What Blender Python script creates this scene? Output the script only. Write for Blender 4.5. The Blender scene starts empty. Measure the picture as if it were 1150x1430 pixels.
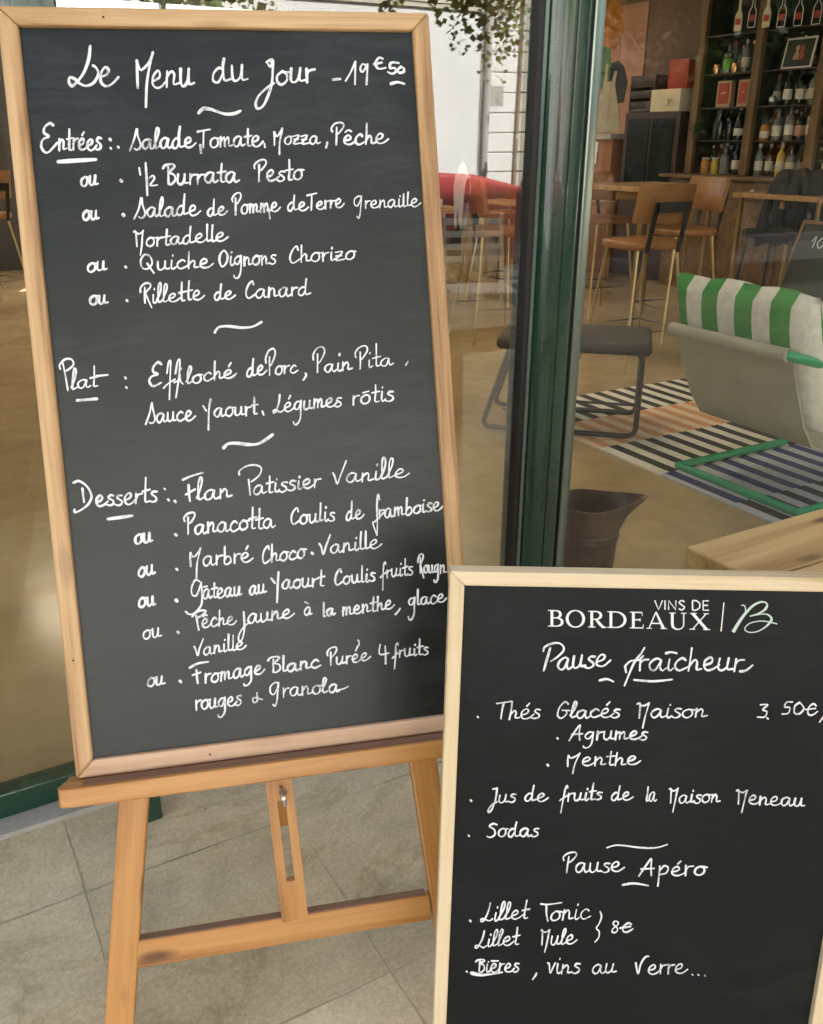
import bpy, bmesh, math, random
import numpy as np
from mathutils import Vector, Matrix
random.seed(5)
R_ = math.radians
# ================================================================ camera, light, exposure
# world axes: +X along the shop front (to the right), +Y into the shop, Z up; the shop front glass is at Y = 1.765
sc = bpy.context.scene
col = sc.collection
CAM = Vector((0, 0, 1.36))
CF, CR, CD = Vector((0.4546105, 0.8035213, -0.3842953)), Vector((0.8709133, -0.4914290, 0.0027392)), Vector((-0.1866528, -0.3359332, -0.9232062))
cd = bpy.data.cameras.new('camera'); cam = bpy.data.objects.new('camera', cd); col.objects.link(cam)
cam.matrix_world = Matrix(((CR.x, -CD.x, -CF.x, CAM.x), (CR.y, -CD.y, -CF.y, CAM.y), (CR.z, -CD.z, -CF.z, CAM.z), (0, 0, 0, 1)))
cd.sensor_fit = 'VERTICAL'; cd.sensor_height = 24; cd.lens = 24*1250/1430
cd.clip_start = 0.05; cd.clip_end = 500
sc.camera = cam
SUN_EL, SUN_AZ = R_(54), R_(25)          # azimuth from +Y towards +X: the sun stands behind the shop
sdir = Vector((math.sin(SUN_AZ)*math.cos(SUN_EL), math.cos(SUN_AZ)*math.cos(SUN_EL), math.sin(SUN_EL)))
w = bpy.data.worlds.new('World'); sc.world = w; w.use_nodes = True
nt = w.node_tree; bg = nt.nodes['Background']
sky = nt.nodes.new('ShaderNodeTexSky'); sky.sky_type = 'NISHITA'; sky.sun_disc = False
sky.sun_elevation = SUN_EL; sky.sun_rotation = SUN_AZ; sky.air_density = 1.0; sky.dust_density = 5.0; sky.ozone_density = 1.0
hs = nt.nodes.new('ShaderNodeHueSaturation'); hs.inputs['Saturation'].default_value = .65; nt.links.new(sky.outputs[0], hs.inputs['Color']); nt.links.new(hs.outputs[0], bg.inputs[0]); bg.inputs[1].default_value = 0.075
sl = bpy.data.lights.new('sun', 'SUN'); sl.energy = 5.0; sl.angle = R_(0.5); sl.color = (1, .965, .915)
so = bpy.data.objects.new('sun', sl); col.objects.link(so); so.rotation_euler = sdir.to_track_quat('Z', 'Y').to_euler()
vs = sc.view_settings
sc.display_settings.display_device = 'sRGB'
vs.view_transform = 'Standard'; vs.look = 'None'; vs.gamma = 1.0; vs.use_curve_mapping = False
vs.exposure = 2.42
sc.cycles.use_denoising = True
sc.cycles.max_bounces = 14; sc.cycles.diffuse_bounces = 6; sc.cycles.glossy_bounces = 6; sc.cycles.transparent_max_bounces = 24; sc.cycles.transmission_bounces = 8
sc.cycles.sample_clamp_indirect = 8
# ================================================================ helpers
def tag(o, label=None, cat=None, group=None, kind=None):
    if label: o['label'] = label
    if cat: o['category'] = cat
    if group: o['group'] = group
    if kind: o['kind'] = kind
    return o
def thing(name, label, cat, loc=(0, 0, 0), rz=0.0, group=None, mat=None):
    o = bpy.data.objects.new(name, None); col.objects.link(o); o.empty_display_size = .1
    if mat is not None: o.matrix_world = mat
    else: o.location = loc; o.rotation_euler = (0, 0, rz)
    return tag(o, label, cat, group)
def dup(root, loc, rz=0.0, label=None):
    r = root.copy(); col.objects.link(r); r.location = loc; r.rotation_euler = (0, 0, rz)
    if label: r['label'] = label
    for ch in root.children:
        c = ch.copy(); col.objects.link(c); c.parent = r
        for g in ch.children:
            d = g.copy(); col.objects.link(d); d.parent = c
    return r
class MB:
    def __init__(s): s.v = []; s.f = []; s.m = []
    def add(s, vs_, fs, mi=0):
        b = len(s.v); s.v += [tuple(p) for p in vs_]; s.f += [tuple(b+i for i in f) for f in fs]; s.m += [mi]*len(fs); return s
    def box(s, x0, x1, y0, y1, z0, z1, mi=0):
        return s.add([(x0,y0,z0),(x1,y0,z0),(x1,y1,z0),(x0,y1,z0),(x0,y0,z1),(x1,y0,z1),(x1,y1,z1),(x0,y1,z1)],
                     [(0,3,2,1),(4,5,6,7),(0,1,5,4),(1,2,6,5),(2,3,7,6),(3,0,4,7)], mi)
    def prism(s, poly, h0, h1, axis='z', mi=0):
        n = len(poly)
        def P(a, b, h): return (a, b, h) if axis == 'z' else (a, h, b) if axis == 'y' else (h, a, b)
        s.add([P(a, b, h0) for a, b in poly] + [P(a, b, h1) for a, b in poly],
              [tuple(range(n))[::-1], tuple(range(n, 2*n))] + [(i, (i+1) % n, n+(i+1) % n, n+i) for i in range(n)], mi)
        return s
    def tube(s, pts, r, n=10, closed=False, mi=0):
        pts = [Vector(p) for p in pts]; N = len(pts); rs = r if isinstance(r, (list, tuple)) else [r]*N
        up = Vector((0, 0, 1)); rings = []; prev = None
        for i, p in enumerate(pts):
            a = pts[(i-1) % N] if closed or i > 0 else p; b = pts[(i+1) % N] if closed or i < N-1 else p
            t = (b-a).normalized()
            if prev is None: prev = t.cross(up) if abs(t.dot(up)) < .95 else t.cross(Vector((1, 0, 0)))
            u = (prev - t*prev.dot(t)).normalized(); v = t.cross(u); prev = u
            rings.append([p + (u*math.cos(k*2*math.pi/n) + v*math.sin(k*2*math.pi/n))*rs[i] for k in range(n)])
        fs = []; M_ = N if closed else N-1
        for i in range(M_):
            j = (i+1) % N
            for k in range(n): fs.append((i*n+k, j*n+k, j*n+(k+1) % n, i*n+(k+1) % n))
        if not closed: fs += [tuple(range(n)), tuple(range((N-1)*n, N*n))[::-1]]
        return s.add([q for rg in rings for q in rg], fs, mi)
    def lathe(s, prof, c=(0, 0, 0), n=20, mi=0, cap=True):
        vs_ = [(c[0]+r*math.cos(k*2*math.pi/n), c[1]+r*math.sin(k*2*math.pi/n), c[2]+z) for r, z in prof for k in range(n)]
        fs = [(i*n+k, i*n+(k+1) % n, (i+1)*n+(k+1) % n, (i+1)*n+k) for i in range(len(prof)-1) for k in range(n)]
        if cap: fs += [tuple(range(n))[::-1], tuple(range((len(prof)-1)*n, len(prof)*n))]
        return s.add(vs_, fs, mi)
    def build(s, name, mats, parent=None, bevel=0.0, smooth=False, seg=2, recalc=True):
        me = bpy.data.meshes.new(name); me.from_pydata(s.v, [], s.f)
        if not isinstance(mats, (list, tuple)): mats = [mats]
        for m in mats: me.materials.append(m)
        for p, mi in zip(me.polygons, s.m): p.material_index = mi
        bm = bmesh.new(); bm.from_mesh(me)
        if recalc: bmesh.ops.recalc_face_normals(bm, faces=bm.faces)
        if bevel > 0:
            es = [e for e in bm.edges if len(e.link_faces) == 2 and e.calc_face_angle(0) > .5]
            bmesh.ops.bevel(bm, geom=es, offset=bevel, segments=seg, affect='EDGES', profile=.5, clamp_overlap=True)
        if smooth:
            for f in bm.faces: f.smooth = True
            for e in bm.edges:
                if len(e.link_faces) == 2 and e.calc_face_angle(0) > R_(40): e.smooth = False
        bm.to_mesh(me); bm.free()
        o = bpy.data.objects.new(name, me); col.objects.link(o)
        if parent: o.parent = parent
        return o
def bar(name, p0, p1, wd, th, mat, parent=None, up=(0, 1, 0), bevel=.002, m0=0.0, m1=0.0, seg=2):
    """a straight timber or rail with its length along its own X (so that grain follows it); m0, m1: mitre run-out of the ends"""
    p0, p1 = Vector(p0), Vector(p1); x = (p1-p0); L = x.length; x.normalize()
    z = Vector(up); z = (z - x*z.dot(x)).normalized(); y = z.cross(x)
    mb = MB(); a = wd/2; b = th/2
    poly = [(-L/2, -a), (L/2, -a), (L/2 - m1, a), (-L/2 + m0, a)]
    mb.prism(poly, -b, b, 'z')
    o = mb.build(name, mat, parent, bevel, seg=seg)
    c = (p0+p1)/2
    o.matrix_local = Matrix(((x.x, y.x, z.x, c.x), (x.y, y.y, z.y, c.y), (x.z, y.z, z.z, c.z), (0, 0, 0, 1)))
    return o
def arc(p, q, r_, n=6):
    pass
def fillet(pts, r, n=5):
    """polyline with rounded corners"""
    pts = [Vector(p) for p in pts]; out = [pts[0]]
    for a, b, c in zip(pts, pts[1:], pts[2:]):
        u = (a-b); v = (c-b); k = min(r, u.length*.45, v.length*.45)
        s0 = b + u.normalized()*k; s1 = b + v.normalized()*k
        for i in range(n+1):
            t = i/n; out.append(s0*(1-t)**2 + b*2*t*(1-t) + s1*t*t)
    out.append(pts[-1]); return out
# ================================================================ materials
MATS = {}
def fill_panel_mat():  # material of the added roof panels that let fill light into the room
    m, n, b = mat_base('opal rooflight'); out = n.nodes['Material Output']; n.nodes.remove(b)
    t = nd(n, 'ShaderNodeBsdfTranslucent'); t.inputs[0].default_value = (.88, .81, .70, 1); n.links.new(t.outputs[0], out.inputs[0]); return m
def mat_base(name):
    m = bpy.data.materials.new(name); m.use_nodes = True; n = m.node_tree
    b = n.nodes['Principled BSDF']; return m, n, b
def nd(n, t, **kw):
    x = n.nodes.new(t)
    for k, v in kw.items():
        if k.startswith('i_'):
            x.inputs[k[2:].replace('_', ' ')].default_value = v
        else: setattr(x, k, v)
    return x
def ramp(n, fac, stops):
    r = n.nodes.new('ShaderNodeValToRGB'); e = r.color_ramp.elements
    while len(e) < len(stops): e.new(.5)
    for el, (p, c) in zip(e, stops): el.position = p; el.color = (*c, 1)
    n.links.new(fac, r.inputs[0]); return r.outputs[0]
def plain(name, c, rough=.5, metal=0.0, var=.12, scale=6.0, bump=0.0, spec=.5, coat=0.0, sheen=0.0, rvar=.0):
    if name in MATS: return MATS[name]
    m, n, b = mat_base(name); L = n.links
    tc = nd(n, 'ShaderNodeTexCoord'); no = nd(n, 'ShaderNodeTexNoise', i_Scale=scale, i_Detail=6.0, i_Roughness=.6)
    L.new(tc.outputs['Object'], no.inputs['Vector'])
    L.new(ramp(n, no.outputs[0], [(.25, tuple(v*(1-var) for v in c)), (.75, tuple(min(1, v*(1+var)) for v in c))]), b.inputs['Base Color'])
    b.inputs['Roughness'].default_value = rough; b.inputs['Metallic'].default_value = metal; b.inputs['Specular IOR Level'].default_value = spec
    b.inputs['Coat Weight'].default_value = coat; b.inputs['Sheen Weight'].default_value = sheen
    if rvar > 0:
        mr = nd(n, 'ShaderNodeMapRange'); mr.inputs[3].default_value = max(0, rough-rvar); mr.inputs[4].default_value = min(1, rough+rvar)
        n2 = nd(n, 'ShaderNodeTexNoise', i_Scale=scale*2.3, i_Detail=5.0); L.new(tc.outputs['Object'], n2.inputs['Vector']); L.new(n2.outputs[0], mr.inputs[0]); L.new(mr.outputs[0], b.inputs['Roughness'])
    if bump > 0:
        n3 = nd(n, 'ShaderNodeTexNoise', i_Scale=scale*9, i_Detail=8.0); L.new(tc.outputs['Object'], n3.inputs['Vector'])
        bp = nd(n, 'ShaderNodeBump', i_Strength=bump, i_Distance=.01); L.new(n3.outputs[0], bp.inputs['Height']); L.new(bp.outputs[0], b.inputs['Normal'])
    MATS[name] = m; return m
def wood(name, c0, c1, c2, grain=1.0, rough=.5, knots=.5, coat=0.0):
    """timber: grain along the object's own X"""
    if name in MATS: return MATS[name]
    m, n, b = mat_base(name); L = n.links
    tc = nd(n, 'ShaderNodeTexCoord'); oi = nd(n, 'ShaderNodeObjectInfo')
    off = nd(n, 'ShaderNodeVectorMath', operation='SCALE'); cx = nd(n, 'ShaderNodeCombineXYZ')
    L.new(oi.outputs['Random'], cx.inputs[0]); L.new(oi.outputs['Random'], cx.inputs[1]); L.new(cx.outputs[0], off.inputs[0]); off.inputs['Scale'].default_value = 17.0
    ad = nd(n, 'ShaderNodeVectorMath', operation='ADD'); L.new(tc.outputs['Object'], ad.inputs[0]); L.new(off.outputs[0], ad.inputs[1])
    mp = nd(n, 'ShaderNodeMapping'); mp.inputs['Scale'].default_value = (1.6*grain, 26*grain, 26*grain); L.new(ad.outputs[0], mp.inputs[0])
    n1 = nd(n, 'ShaderNodeTexNoise', i_Scale=1.0, i_Detail=4.0, i_Roughness=.55, i_Distortion=.6); L.new(mp.outputs[0], n1.inputs['Vector'])
    wv = nd(n, 'ShaderNodeMath', operation='MULTIPLY'); wv.inputs[1].default_value = 5.0; L.new(n1.outputs[0], wv.inputs[0])
    fr = nd(n, 'ShaderNodeMath', operation='PINGPONG'); fr.inputs[1].default_value = 1.0; L.new(wv.outputs[0], fr.inputs[0])
    mp2 = nd(n, 'ShaderNodeMapping'); mp2.inputs['Scale'].default_value = (5*grain, 190*grain, 190*grain); L.new(ad.outputs[0], mp2.inputs[0])
    n2 = nd(n, 'ShaderNodeTexNoise', i_Scale=1.0, i_Detail=5.0, i_Roughness=.7); L.new(mp2.outputs[0], n2.inputs['Vector'])
    n3 = nd(n, 'ShaderNodeTexNoise', i_Scale=3.5, i_Detail=3.0); L.new(ad.outputs[0], n3.inputs['Vector'])
    a1 = nd(n, 'ShaderNodeMath', operation='MULTIPLY_ADD'); a1.inputs[1].default_value = .42; L.new(fr.outputs[0], a1.inputs[0])
    a2 = nd(n, 'ShaderNodeMath', operation='MULTIPLY_ADD'); a2.inputs[1].default_value = .62; a2.inputs[2].default_value = 0; L.new(n2.outputs[0], a2.inputs[0]); L.new(a2.outputs[0], a1.inputs[2])
    a3 = nd(n, 'ShaderNodeMath', operation='MULTIPLY_ADD'); a3.inputs[1].default_value = .3; L.new(n3.outputs[0], a3.inputs[0]); L.new(a1.outputs[0], a3.inputs[2])
    c = ramp(n, a3.outputs[0], [(.34, c0), (.60, c1), (.92, c2)])
    # knots
    mk = nd(n, 'ShaderNodeMapping'); mk.inputs['Scale'].default_value = (5.0, 16.0, 16.0); L.new(ad.outputs[0], mk.inputs[0])
    vo = nd(n, 'ShaderNodeTexVoronoi', i_Scale=1.0); vo.inputs['Randomness'].default_value = 1.0; L.new(mk.outputs[0], vo.inputs['Vector'])
    kr = nd(n, 'ShaderNodeMapRange'); kr.inputs[1].default_value = .09; kr.inputs[2].default_value = .21; kr.inputs[3].default_value = knots; kr.inputs[4].default_value = 0; L.new(vo.outputs['Distance'], kr.inputs[0])
    mx = nd(n, 'ShaderNodeMixRGB'); mx.inputs[2].default_value = (c0[0]*.35, c0[1]*.28, c0[2]*.25, 1); L.new(kr.outputs[0], mx.inputs[0]); L.new(c, mx.inputs[1])
    L.new(mx.outputs[0], b.inputs['Base Color']); b.inputs['Roughness'].default_value = rough; b.inputs['Coat Weight'].default_value = coat; b.inputs['Coat Roughness'].default_value = .25
    bp = nd(n, 'ShaderNodeBump', i_Strength=.3, i_Distance=.0015); L.new(n2.outputs[0], bp.inputs['Height']); L.new(bp.outputs[0], b.inputs['Normal'])
    MATS[name] = m; return m
def glass_pane(name, f0=.10, tint=(.93, .95, .93)):
    if name in MATS: return MATS[name]
    m, n, b = mat_base(name); L = n.links; out = n.nodes['Material Output']; n.nodes.remove(b)
    ge = nd(n, 'ShaderNodeNewGeometry'); dp = nd(n, 'ShaderNodeVectorMath', operation='DOT_PRODUCT'); L.new(ge.outputs['Normal'], dp.inputs[0]); L.new(ge.outputs['Incoming'], dp.inputs[1])
    ab = nd(n, 'ShaderNodeMath', operation='ABSOLUTE'); L.new(dp.outputs['Value'], ab.inputs[0])
    iv = nd(n, 'ShaderNodeMath', operation='SUBTRACT'); iv.inputs[0].default_value = 1; L.new(ab.outputs[0], iv.inputs[1])
    pw = nd(n, 'ShaderNodeMath', operation='POWER'); pw.inputs[1].default_value = 5; L.new(iv.outputs[0], pw.inputs[0])
    ma = nd(n, 'ShaderNodeMath', operation='MULTIPLY_ADD', use_clamp=True); ma.inputs[1].default_value = 1-f0; ma.inputs[2].default_value = f0; L.new(pw.outputs[0], ma.inputs[0])
    tr = nd(n, 'ShaderNodeBsdfTransparent'); tr.inputs[0].default_value = (*tint, 1)
    gl = nd(n, 'ShaderNodeBsdfGlossy'); gl.inputs['Roughness'].default_value = .0
    # the pane is very slightly wavy
    tc = nd(n, 'ShaderNodeTexCoord'); no = nd(n, 'ShaderNodeTexNoise', i_Scale=1.6, i_Detail=1.0); L.new(tc.outputs['Object'], no.inputs['Vector'])
    bp = nd(n, 'ShaderNodeBump', i_Strength=.05, i_Distance=.02); L.new(no.outputs[0], bp.inputs['Height']); L.new(bp.outputs[0], gl.inputs['Normal'])
    mx = nd(n, 'ShaderNodeMixShader'); L.new(ma.outputs[0], mx.inputs[0]); L.new(tr.outputs[0], mx.inputs[1]); L.new(gl.outputs[0], mx.inputs[2]); L.new(mx.outputs[0], out.inputs[0])
    MATS[name] = m; return m
def paving():
    m, n, b = mat_base('pavement stone'); L = n.links
    tc = nd(n, 'ShaderNodeNewGeometry'); mp = nd(n, 'ShaderNodeMapping'); mp.vector_type = 'TEXTURE'
    mp.inputs['Location'].default_value = (.1085, 1.475, 0); L.new(tc.outputs['Position'], mp.inputs[0])
    nw = nd(n, 'ShaderNodeTexNoise', i_Scale=7.0, i_Detail=4.0); L.new(tc.outputs['Position'], nw.inputs['Vector'])
    wo = nd(n, 'ShaderNodeVectorMath', operation='MULTIPLY_ADD'); wo.inputs[1].default_value = (.006, .006, 0); L.new(nw.outputs['Color'], wo.inputs[0]); L.new(mp.outputs[0], wo.inputs[2]); nw2 = nd(n, 'ShaderNodeTexNoise', i_Scale=55.0, i_Detail=4.0); L.new(tc.outputs['Position'], nw2.inputs['Vector']); wo2 = nd(n, 'ShaderNodeVectorMath', operation='MULTIPLY_ADD'); wo2.inputs[1].default_value = (.0055, .0055, 0); L.new(nw2.outputs['Color'], wo2.inputs[0]); L.new(wo.outputs[0], wo2.inputs[2]); wo = wo2
    br = nd(n, 'ShaderNodeTexBrick', offset=0.0, squash=1.0); br.inputs['Scale'].default_value = 1.0; br.inputs['Mortar Size'].default_value = .0032; br.inputs['Mortar Smooth'].default_value = .6
    br.inputs['Brick Width'].default_value = .4365; br.inputs['Row Height'].default_value = .45; br.inputs['Bias'].default_value = 0.0
    br.inputs['Color1'].default_value = (.57, .515, .41, 1); br.inputs['Color2'].default_value = (.68, .615, .495, 1); br.inputs['Mortar'].default_value = (.36, .32, .25, 1); L.new(wo.outputs[0], br.inputs['Vector'])
    def noise(sc_, det, ro=.6, dist=0.0):
        x = nd(n, 'ShaderNodeTexNoise', i_Scale=sc_, i_Detail=det, i_Roughness=ro, i_Distortion=dist); L.new(tc.outputs['Position'], x.inputs['Vector']); return x.outputs[0]
    def mul(c, fac, lo, hi, p0=.3, p1=.7):
        r = ramp(n, fac, [(p0, lo), (p1, hi)]); x = nd(n, 'ShaderNodeMixRGB', blend_type='MULTIPLY'); x.inputs[0].default_value = 1; L.new(c, x.inputs[1]); L.new(r, x.inputs[2]); return x.outputs[0]
    gm = ramp(n, noise(2.3, 3), [(.42, (.24, .24, .19)), (.58, (.62, .57, .45))]); gx = nd(n, 'ShaderNodeMixRGB'); L.new(br.outputs['Fac'], gx.inputs[0]); L.new(br.outputs['Color'], gx.inputs[1]); L.new(gm, gx.inputs[2])
    c = mul(gx.outputs[0], noise(2.0, 4, .6, .6), (1.02, .96, .88), (.97, 1.01, 1.0), .35, .65)
    c = mul(c, noise(3.2, 6, .65, .8), (.78, .77, .73), (1.16, 1.14, 1.11))
    c = mul(c, noise(14, 5, .6, .4), (.87, .86, .83), (1.08, 1.08, 1.07))
    c = mul(c, noise(110, 4, .7), (.88, .87, .855), (1.1, 1.1, 1.1), .38, .62)
    c = mul(c, noise(420, 3, .7), (.86, .86, .86), (1.08, 1.08, 1.08), .4, .6)
    v = nd(n, 'ShaderNodeTexVoronoi', i_Scale=26.0); v.inputs['Randomness'].default_value = 1; L.new(tc.outputs['Position'], v.inputs['Vector'])
    c = mul(c, v.outputs['Distance'], (.55, .52, .47), (1, 1, 1), .03, .08)
    c = mul(c, noise(1.1, 3, .6, 1.5), (.82, .82, .8), (1.05, 1.04, 1.02), .35, .6)
    st_ = ramp(n, noise(1.7, 5, .62, 3.0), [(.52, (1, 1, 1)), (.56, (.80, .76, .66)), (.60, (1, 1, 1))]); sx_ = nd(n, 'ShaderNodeMixRGB', blend_type='MULTIPLY'); sx_.inputs[0].default_value = .8; L.new(c, sx_.inputs[1]); L.new(st_, sx_.inputs[2]); c = sx_.outputs[0]
    L.new(c, b.inputs['Base Color']); b.inputs['Roughness'].default_value = .62
    hb = nd(n, 'ShaderNodeMath', operation='MULTIPLY_ADD'); hb.inputs[1].default_value = .15; L.new(noise(60, 6), hb.inputs[0])
    iv = nd(n, 'ShaderNodeMath', operation='SUBTRACT'); iv.inputs[0].default_value = 1; L.new(br.outputs['Fac'], iv.inputs[1]); L.new(iv.outputs[0], hb.inputs[2])
    bp = nd(n, 'ShaderNodeBump', i_Strength=.5, i_Distance=.004); L.new(hb.outputs[0], bp.inputs['Height']); L.new(bp.outputs[0], b.inputs['Normal'])
    return m
def concrete_floor():
    m, n, b = mat_base('polished concrete'); L = n.links; tc = nd(n, 'ShaderNodeNewGeometry')
    a = nd(n, 'ShaderNodeTexNoise', i_Scale=.9, i_Detail=7.0, i_Roughness=.6, i_Distortion=.8); L.new(tc.outputs['Position'], a.inputs['Vector'])
    d = nd(n, 'ShaderNodeTexNoise', i_Scale=9.0, i_Detail=5.0); L.new(tc.outputs['Position'], d.inputs['Vector'])
    c = ramp(n, a.outputs[0], [(.3, (.33, .24, .13)), (.7, (.50, .375, .21))]); r = ramp(n, d.outputs[0], [(.3, (.88, .88, .88)), (.7, (1.06, 1.06, 1.05))])
    x = nd(n, 'ShaderNodeMixRGB', blend_type='MULTIPLY'); x.inputs[0].default_value = 1; L.new(c, x.inputs[1]); L.new(r, x.inputs[2]); L.new(x.outputs[0], b.inputs['Base Color'])
    mr = nd(n, 'ShaderNodeMapRange'); mr.inputs[3].default_value = .07; mr.inputs[4].default_value = .24; L.new(a.outputs[0], mr.inputs[0]); L.new(mr.outputs[0], b.inputs['Roughness'])
    bp = nd(n, 'ShaderNodeBump', i_Strength=.05, i_Distance=.01); L.new(d.outputs[0], bp.inputs['Height']); L.new(bp.outputs[0], b.inputs['Normal'])
    return m
def chalk_mat(name, c):
    m, n, b = mat_base(name); L = n.links; tc = nd(n, 'ShaderNodeTexCoord')
    a = nd(n, 'ShaderNodeTexNoise', i_Scale=330.0, i_Detail=5.0, i_Roughness=.75); L.new(tc.outputs['Object'], a.inputs['Vector'])
    d = nd(n, 'ShaderNodeTexNoise', i_Scale=40.0, i_Detail=3.0); L.new(tc.outputs['Object'], d.inputs['Vector'])
    s = nd(n, 'ShaderNodeMath', operation='ADD'); L.new(a.outputs[0], s.inputs[0]); L.new(d.outputs[0], s.inputs[1])
    L.new(ramp(n, s.outputs[0], [(.70, tuple(v*.16 for v in c)), (.84, tuple(v*.62 for v in c)), (1.06, c)]), b.inputs['Base Color']); b.inputs['Roughness'].default_value = .75
    return m
def slate_mat(name, c, rough, smear=.5, spec=.5, haze=.09):
    m, n, b = mat_base(name); b.inputs['Specular IOR Level'].default_value = spec; L = n.links; tc = nd(n, 'ShaderNodeTexCoord')
    mp = nd(n, 'ShaderNodeMapping'); mp.inputs['Scale'].default_value = (3, 1, 7); mp.inputs['Rotation'].default_value = (0, .5, 0); L.new(tc.outputs['Object'], mp.inputs[0])
    a = nd(n, 'ShaderNodeTexNoise', i_Scale=1.2, i_Detail=7.0, i_Roughness=.62, i_Distortion=1.2); L.new(mp.outputs[0], a.inputs['Vector'])
    f = nd(n, 'ShaderNodeTexNoise', i_Scale=700.0, i_Detail=2.0); L.new(tc.outputs['Object'], f.inputs['Vector'])
    L.new(ramp(n, a.outputs[0], [(.3, c), (.75, tuple(v*(1+smear) + .004*smear for v in c))]), b.inputs['Base Color'])
    mq = nd(n, 'ShaderNodeMapping'); mq.inputs['Scale'].default_value = (3.5, 1, 15); mq.inputs['Rotation'].default_value = (0, -.6, 0); L.new(tc.outputs['Object'], mq.inputs[0])
    wp = nd(n, 'ShaderNodeTexNoise', i_Scale=1.3, i_Detail=7.0, i_Roughness=.75, i_Distortion=2.2); L.new(mq.outputs[0], wp.inputs['Vector'])
    bl = nd(n, 'ShaderNodeTexNoise', i_Scale=3.2, i_Detail=2.0); L.new(tc.outputs['Object'], bl.inputs['Vector'])
    mm = nd(n, 'ShaderNodeMath', operation='MULTIPLY'); L.new(wp.outputs[0], mm.inputs[0]); L.new(bl.outputs[0], mm.inputs[1])
    hz = nd(n, 'ShaderNodeMapRange'); hz.inputs[1].default_value = .24; hz.inputs[2].default_value = .5; hz.inputs[3].default_value = 0; hz.inputs[4].default_value = haze; L.new(mm.outputs[0], hz.inputs[0])
    old = b.inputs['Base Color'].links[0].from_socket; hm = nd(n, 'ShaderNodeMixRGB'); hm.inputs[2].default_value = (.5, .52, .52, 1); L.new(hz.outputs[0], hm.inputs[0]); L.new(old, hm.inputs[1]); L.new(hm.outputs[0], b.inputs['Base Color'])
    mr = nd(n, 'ShaderNodeMapRange'); mr.inputs[3].default_value = rough-.07; mr.inputs[4].default_value = rough+.1; L.new(wp.outputs[0], mr.inputs[0]); L.new(mr.outputs[0], b.inputs['Roughness'])
    bp = nd(n, 'ShaderNodeBump', i_Strength=.12, i_Distance=.0006); L.new(f.outputs[0], bp.inputs['Height']); L.new(bp.outputs[0], b.inputs['Normal'])
    return m
def stripes(name, axis, period, cols, rough=.8, off=0.0, bump=.1, crease=0.0):
    """woven stripes across one object axis"""
    m, n, b = mat_base(name); L = n.links; tc = nd(n, 'ShaderNodeTexCoord'); sp = nd(n, 'ShaderNodeSeparateXYZ'); L.new(tc.outputs['Object'], sp.inputs[0])
    s = nd(n, 'ShaderNodeMath', operation='MULTIPLY_ADD'); s.inputs[1].default_value = 1/period; s.inputs[2].default_value = off; L.new(sp.outputs[axis], s.inputs[0])
    no = nd(n, 'ShaderNodeTexNoise', i_Scale=18.0); L.new(tc.outputs['Object'], no.inputs['Vector'])
    w_ = nd(n, 'ShaderNodeMath', operation='MULTIPLY_ADD'); w_.inputs[1].default_value = .03; L.new(no.outputs[0], w_.inputs[0]); L.new(s.outputs[0], w_.inputs[2])
    fr = nd(n, 'ShaderNodeMath', operation='FRACT'); L.new(w_.outputs[0], fr.inputs[0])
    r = n.nodes.new('ShaderNodeValToRGB'); r.color_ramp.interpolation = 'CONSTANT'; e = r.color_ramp.elements
    e[0].position = 0; e[0].color = (*cols[0], 1); e[1].position = .5; e[1].color = (*cols[1], 1); L.new(fr.outputs[0], r.inputs[0])
    n2 = nd(n, 'ShaderNodeTexNoise', i_Scale=30.0, i_Detail=6.0); L.new(tc.outputs['Object'], n2.inputs['Vector'])
    x = nd(n, 'ShaderNodeMixRGB', blend_type='MULTIPLY'); x.inputs[0].default_value = 1; L.new(r.outputs[0], x.inputs[1]); L.new(ramp(n, n2.outputs[0], [(.3, (.86, .86, .86)), (.7, (1.05, 1.05, 1.05))]), x.inputs[2])
    L.new(x.outputs[0], b.inputs['Base Color']); b.inputs['Roughness'].default_value = rough
    n3 = nd(n, 'ShaderNodeTexNoise', i_Scale=420.0, i_Detail=2.0); L.new(tc.outputs['Object'], n3.inputs['Vector'])
    bp = nd(n, 'ShaderNodeBump', i_Strength=bump, i_Distance=.003); n4 = nd(n, 'ShaderNodeTexNoise', i_Scale=9.0, i_Detail=3.0, i_Distortion=1.5); L.new(tc.outputs['Object'], n4.inputs['Vector']); m4 = nd(n, 'ShaderNodeMath', operation='MULTIPLY_ADD'); m4.inputs[1].default_value = crease; L.new(n4.outputs[0], m4.inputs[0]); L.new(n3.outputs[0], m4.inputs[2]); L.new(m4.outputs[0], bp.inputs['Height']); L.new(bp.outputs[0], b.inputs['Normal'])
    return m
def leaf_mat(name, c0, c1):
    m, n, b = mat_base(name); L = n.links; ge = nd(n, 'ShaderNodeNewGeometry')
    r = ramp(n, ge.outputs['Random Per Island'], [(0, c0), (1, c1)]); L.new(r, b.inputs['Base Color']); b.inputs['Roughness'].default_value = .5
    out = n.nodes['Material Output']; tl = nd(n, 'ShaderNodeBsdfTranslucent'); L.new(r, tl.inputs[0]); mx = nd(n, 'ShaderNodeMixShader'); mx.inputs[0].default_value = .35
    L.new(b.outputs[0], mx.inputs[1]); L.new(tl.outputs[0], mx.inputs[2]); L.new(mx.outputs[0], out.inputs[0]); return m
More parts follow.
